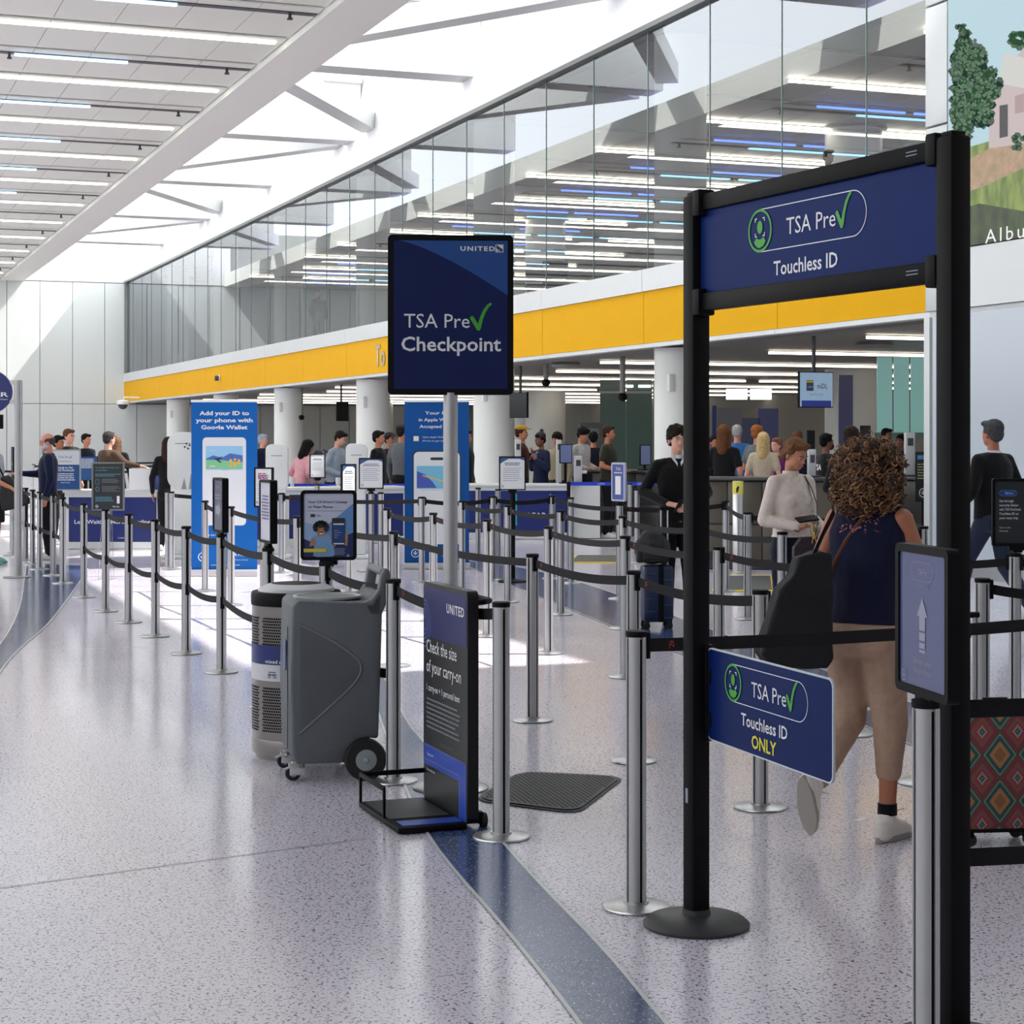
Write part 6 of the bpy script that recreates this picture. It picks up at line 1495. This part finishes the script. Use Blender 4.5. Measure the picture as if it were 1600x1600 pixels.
# ---- group at the navy desks
person('traveller in a mustard cap and maroon jacket beside the second column', 815, 31.8, 1.87, 1.35, top=('maroon', lin(70,30,28)), skn='tan', hair=('short', lin(60,40,30), ('cap', lin(176,128,30))), arms=('raise','down'))
def exb(t, S, T, HT): put(MB().tube([(.05,-.10,1.44),(.0,-.135,1.36),(-.03,-.13,1.30)], .014, 6, flat=.4), 'scarf', M('patterned scarf', lin(120,130,160), .7), t, S @ T)
person('young officer in navy with a knit bobble hat, hands raised to her chin', 845, 31.4, 1.745, -.95, top=('officer navy', lin(28,34,64)), pants=NVY, skn='brown', hair=('short', lin(24,18,18), ('beanie', lin(34,34,38))), sex='f', vox=.013, arms=('raise','raise'), pitch=.15, extra=exb)
person('dark-haired person in beige behind the bobble-hat officer', 871, 33, 1.755, -.6, top=('beige', lin(150,136,112)), skn='tan', hair=('fluffy', lin(22,18,18)), pitch=.2)
person('person with thick black hair and a pale top behind the blue-grey screen', 909, 33.3, 1.85, .9, top=('pale top', lin(170,168,168)), skn='tan', hair=('fluffy', lin(20,17,17)), pitch=.3, arms=('fore','fore'))
person('person with a black hood seen from behind near the printer', 927, 34.6, 1.765, pi, top=('hood black', lin(20,22,32)), skn='tan', hair=('fluffy', lin(16,15,16)))
person('stocky man in an olive tee facing right at the counter', 951, 30.6, 1.865, 1.30, top=('olive', lin(46,44,32)), sleeve='short', skn='warm', hair=('short', lin(56,38,28)), build=1.12, vox=.014, arms=('fore','fore'))
person('face in dark clothes just right of the second banner', 729, 32, 1.80, 1.2, top=BLK, skn='warm', hair=('short', lin(30,22,20)))
person('person in a black hoodie facing right between kiosk and banner', 592, 30.7, 1.78, 1.25, top=('hoodie black', lin(20,20,22)), skn='tan', hair=('short', lin(24,18,17)), vox=.014)
person('person in a dark cap behind the black hoodie', 609, 33.0, 1.75, .9, top=('rust dark', lin(50,30,28)), skn='warm', hair=('short', lin(30,22,20), ('cap', lin(24,24,28))))
person('tall person in a grey hoodie and navy cap at the edge of the second banner', 628, 31.5, 1.885, pi-.6, top=('grey hoodie', lin(104,108,114)), skn='tan', hair=('short', lin(40,30,26), ('cap', lin(30,36,60))))
person('young man in a pale striped shirt leaning right with a backpack', 522, 30.5, 1.79, 1.15, top=('pale stripe', lin(150,162,176)), skn='fair', hair=('short', lin(34,26,24)), lean=.14, pitch=.25, vox=.014, arms=('fore','fore'))
t = thing('backpack', 'navy backpack on the shoulders of the striped-shirt man', 'backpack', at(513.5, 30.5), -ANG+1.15)
remeshed(MB().ball((0,.20,1.27), .14,.10,.20,12,8), 'body', M('navy nylon', lin(26,32,58), .7), t, .015, 3)
for s_ in (1,-1): MB().tube([(.10*s_,.14,1.42),(.11*s_,.02,1.47),(.12*s_,-.10,1.38),(.12*s_,-.09,1.22)], .018, 6, flat=.4).obj('strap', MATS['navy nylon'], t)
person('dark-haired person in a pink sweater bending forward left of the small notice', 468, 30.4, 1.66, pi-.75, top=('pink', lin(218,160,168)), skn='tan', hair=('long', lin(22,19,20)), sex='f', lean=.28, pitch=.2, arms=('fore','fore'))
person('grey-haired man in dark clothes left of the kiosk behind the banner', 411, 37, 1.73, 1.1, top=NVY, skn='fair', hair=('short', lin(150,165,185)))
person('long-haired person in black behind the fan-emblem kiosk', 263, 27.2, 1.675, pi, top=BLK, skn='tan', hair=('long', lin(50,32,26)), sex='f')
# ---- far left group
def exl(t, S, T, HT):
    e = MB(); [e.tube([(.031*s_+.020*cos(a), -.100, 1.630+.014*sin(a)) for a in [2*pi*k_/10 for k_ in range(11)]], .002, 4) for s_ in (1,-1)]; [e.tube([(.05*s_,-.098,1.634), (.076*s_,.0,1.63)], .002, 4) for s_ in (1,-1)]
    put(e, 'glasses', M('dark red glasses', lin(90,30,35), .3), t, S @ HT)
person('balding man with a long white beard and glasses in a navy jacket, far left', 75, 25.2, 1.735, -1.35, top=('navy jacket', lin(24,30,60)), pants=BLK, skn='rosy', hair=('balding', lin(70,66,68), ('beard', lin(205,195,200))), vox=.013, pitch=.1,
       arms=('down', ((-.20,-.12,1.18), (-.10,-.40,1.19), (0,-1,.05), (0,0,-1), .35)), extra=exl, build=1.1)
person('dark-haired woman right behind the bearded man', 92, 28.8, 1.70, 1.1, top=BLK, skn='warm', hair=('short', lin(26,20,22)), sex='f')
person('young man in a dark green tee facing right, far left group', 108, 31, 1.81, 1.0, top=('dark green tee', lin(36,42,36)), sleeve='short', skn='fair', hair=('short', lin(96,62,48)))
person('dark-haired person in a navy tee before the grey wall', 135, 35.5, 1.74, 1.0, top=('tee navy', lin(26,30,44)), sleeve='short', skn='tan', hair=('short', lin(20,18,20)), arms=('fore','fore'))
person('person in a brown fleece reaching right above the Spanish notice', 171, 28.9, 1.76, pi-.75, top=('brown fleece', lin(84,66,54)), skn='fair', hair=('short', lin(58,54,56)), vox=.014, build=1.15,
       arms=('fore', ((-.30,-.08,1.26), (-.50,-.22,1.22), (-.7,-.6,-.1), (0,0,-1), .4)))
person('brown-haired person hidden behind the brown fleece', 182, 31.5, 1.70, pi, top=BLK, skn='fair', hair=('long', lin(110,84,66)), sex='f')
person('person in a grey tee and black skirt at the left edge, teal clogs', -14, 24.3, 1.74, 1.15, top=('grey tee', lin(165,170,180)), sleeve='short', pants=BLK, hem=.55, skn='tan', hair=('short', lin(50,36,30)), sex='f', vox=.013, build=1.2, shoes=('teal clog', lin(120,170,168)),
       arms=('down', ((-.17,-.12,1.15), (-.08,-.40,1.02), (0,-.8,-.5), (0,0,-1), .6)), legs=(((.10,-.02,.50), (.11,.02,.09)), ((-.10,-.08,.50), (-.11,-.12,.09))))
t = thing('shoulder_bag', 'black slanted shoulder bag held at the left edge above the stanchions', 'bag', at(26, 24.2), -ANG)
remeshed(MB().prism([(-.20,1.16),(-.10,1.18),(.05,1.02),(.18,.86),(.17,.80),(-.0,.74),(-.18,.70),(-.22,.85)], -.05,.05), 'body', M('black nylon', lin(20,21,22), .6), t, .014, 4)
MB().tube([(-.16,0,1.14),(-.24,0,1.30),(-.34,0,1.42)], .012, 6).obj('strap', black, t)
# ---- people on the mezzanine
Zm = Z1-.05
person('smiling man with short dark hair in a white tee upstairs behind the glass', 1295, 31.3, 1.76, .55, top=('white tee', lin(205,205,200)), sleeve='short', skn='warm', hair=('short', lin(30,24,22)), vox=.014, base=Zm, build=1.12)
person('person with sunglasses on the head upstairs beside the man in white', 1347, 32.4, 1.76, .3, top=('sand', lin(150,140,130)), skn='warm', hair=('short', lin(50,38,30)), sex='f', vox=.014, base=Zm)
person('dark-clad person standing far back upstairs, left of the checkpoint sign', 498, 64, 1.97, .5, top=('coat dark', lin(50,50,52)), pants=('coat dark', lin(50,50,52)), skn='brown', hair=('fluffy', lin(30,26,26)), build=1.25, base=Zm)
# seats upstairs by the glass
sm_ = M('lounge seat grey', lin(70,72,74), .7)
for lab, px, w in (('dark lounge chair upstairs right of the checkpoint sign', 841, .62), ('second dark lounge chair upstairs further right', 868, .62)):
    th = math.atan((px-800)/F)+ANG; X = 16.35; Y = X/math.tan(th); t = thing('lounge_chair', lab, 'chair', (X, Y, Z1-.05), -ANG)
    MB().box((0,.25,.82), (w,.10,.42)).obj('backrest', sm_, t, bevel=.05); MB().box((0,-.05,.45), (w,.55,.14)).obj('seat', sm_, t, bevel=.04)
    for x in (-.25,.25):
        for y in (-.25,.2): MB().cyl(.018, 0, .4, (x,y,0), 8).obj('leg', steel, t)
# small litter tag on the floor by the white sneaker
p = ground(1345, 1281); o = MB().box((0,0,.001), (.05,.035,.002)).obj('paper_tag', paper); o.location = p; o.rotation_euler = (0,0,.4); tag(o, 'small white paper tag on the floor behind the white sneaker', 'paper')
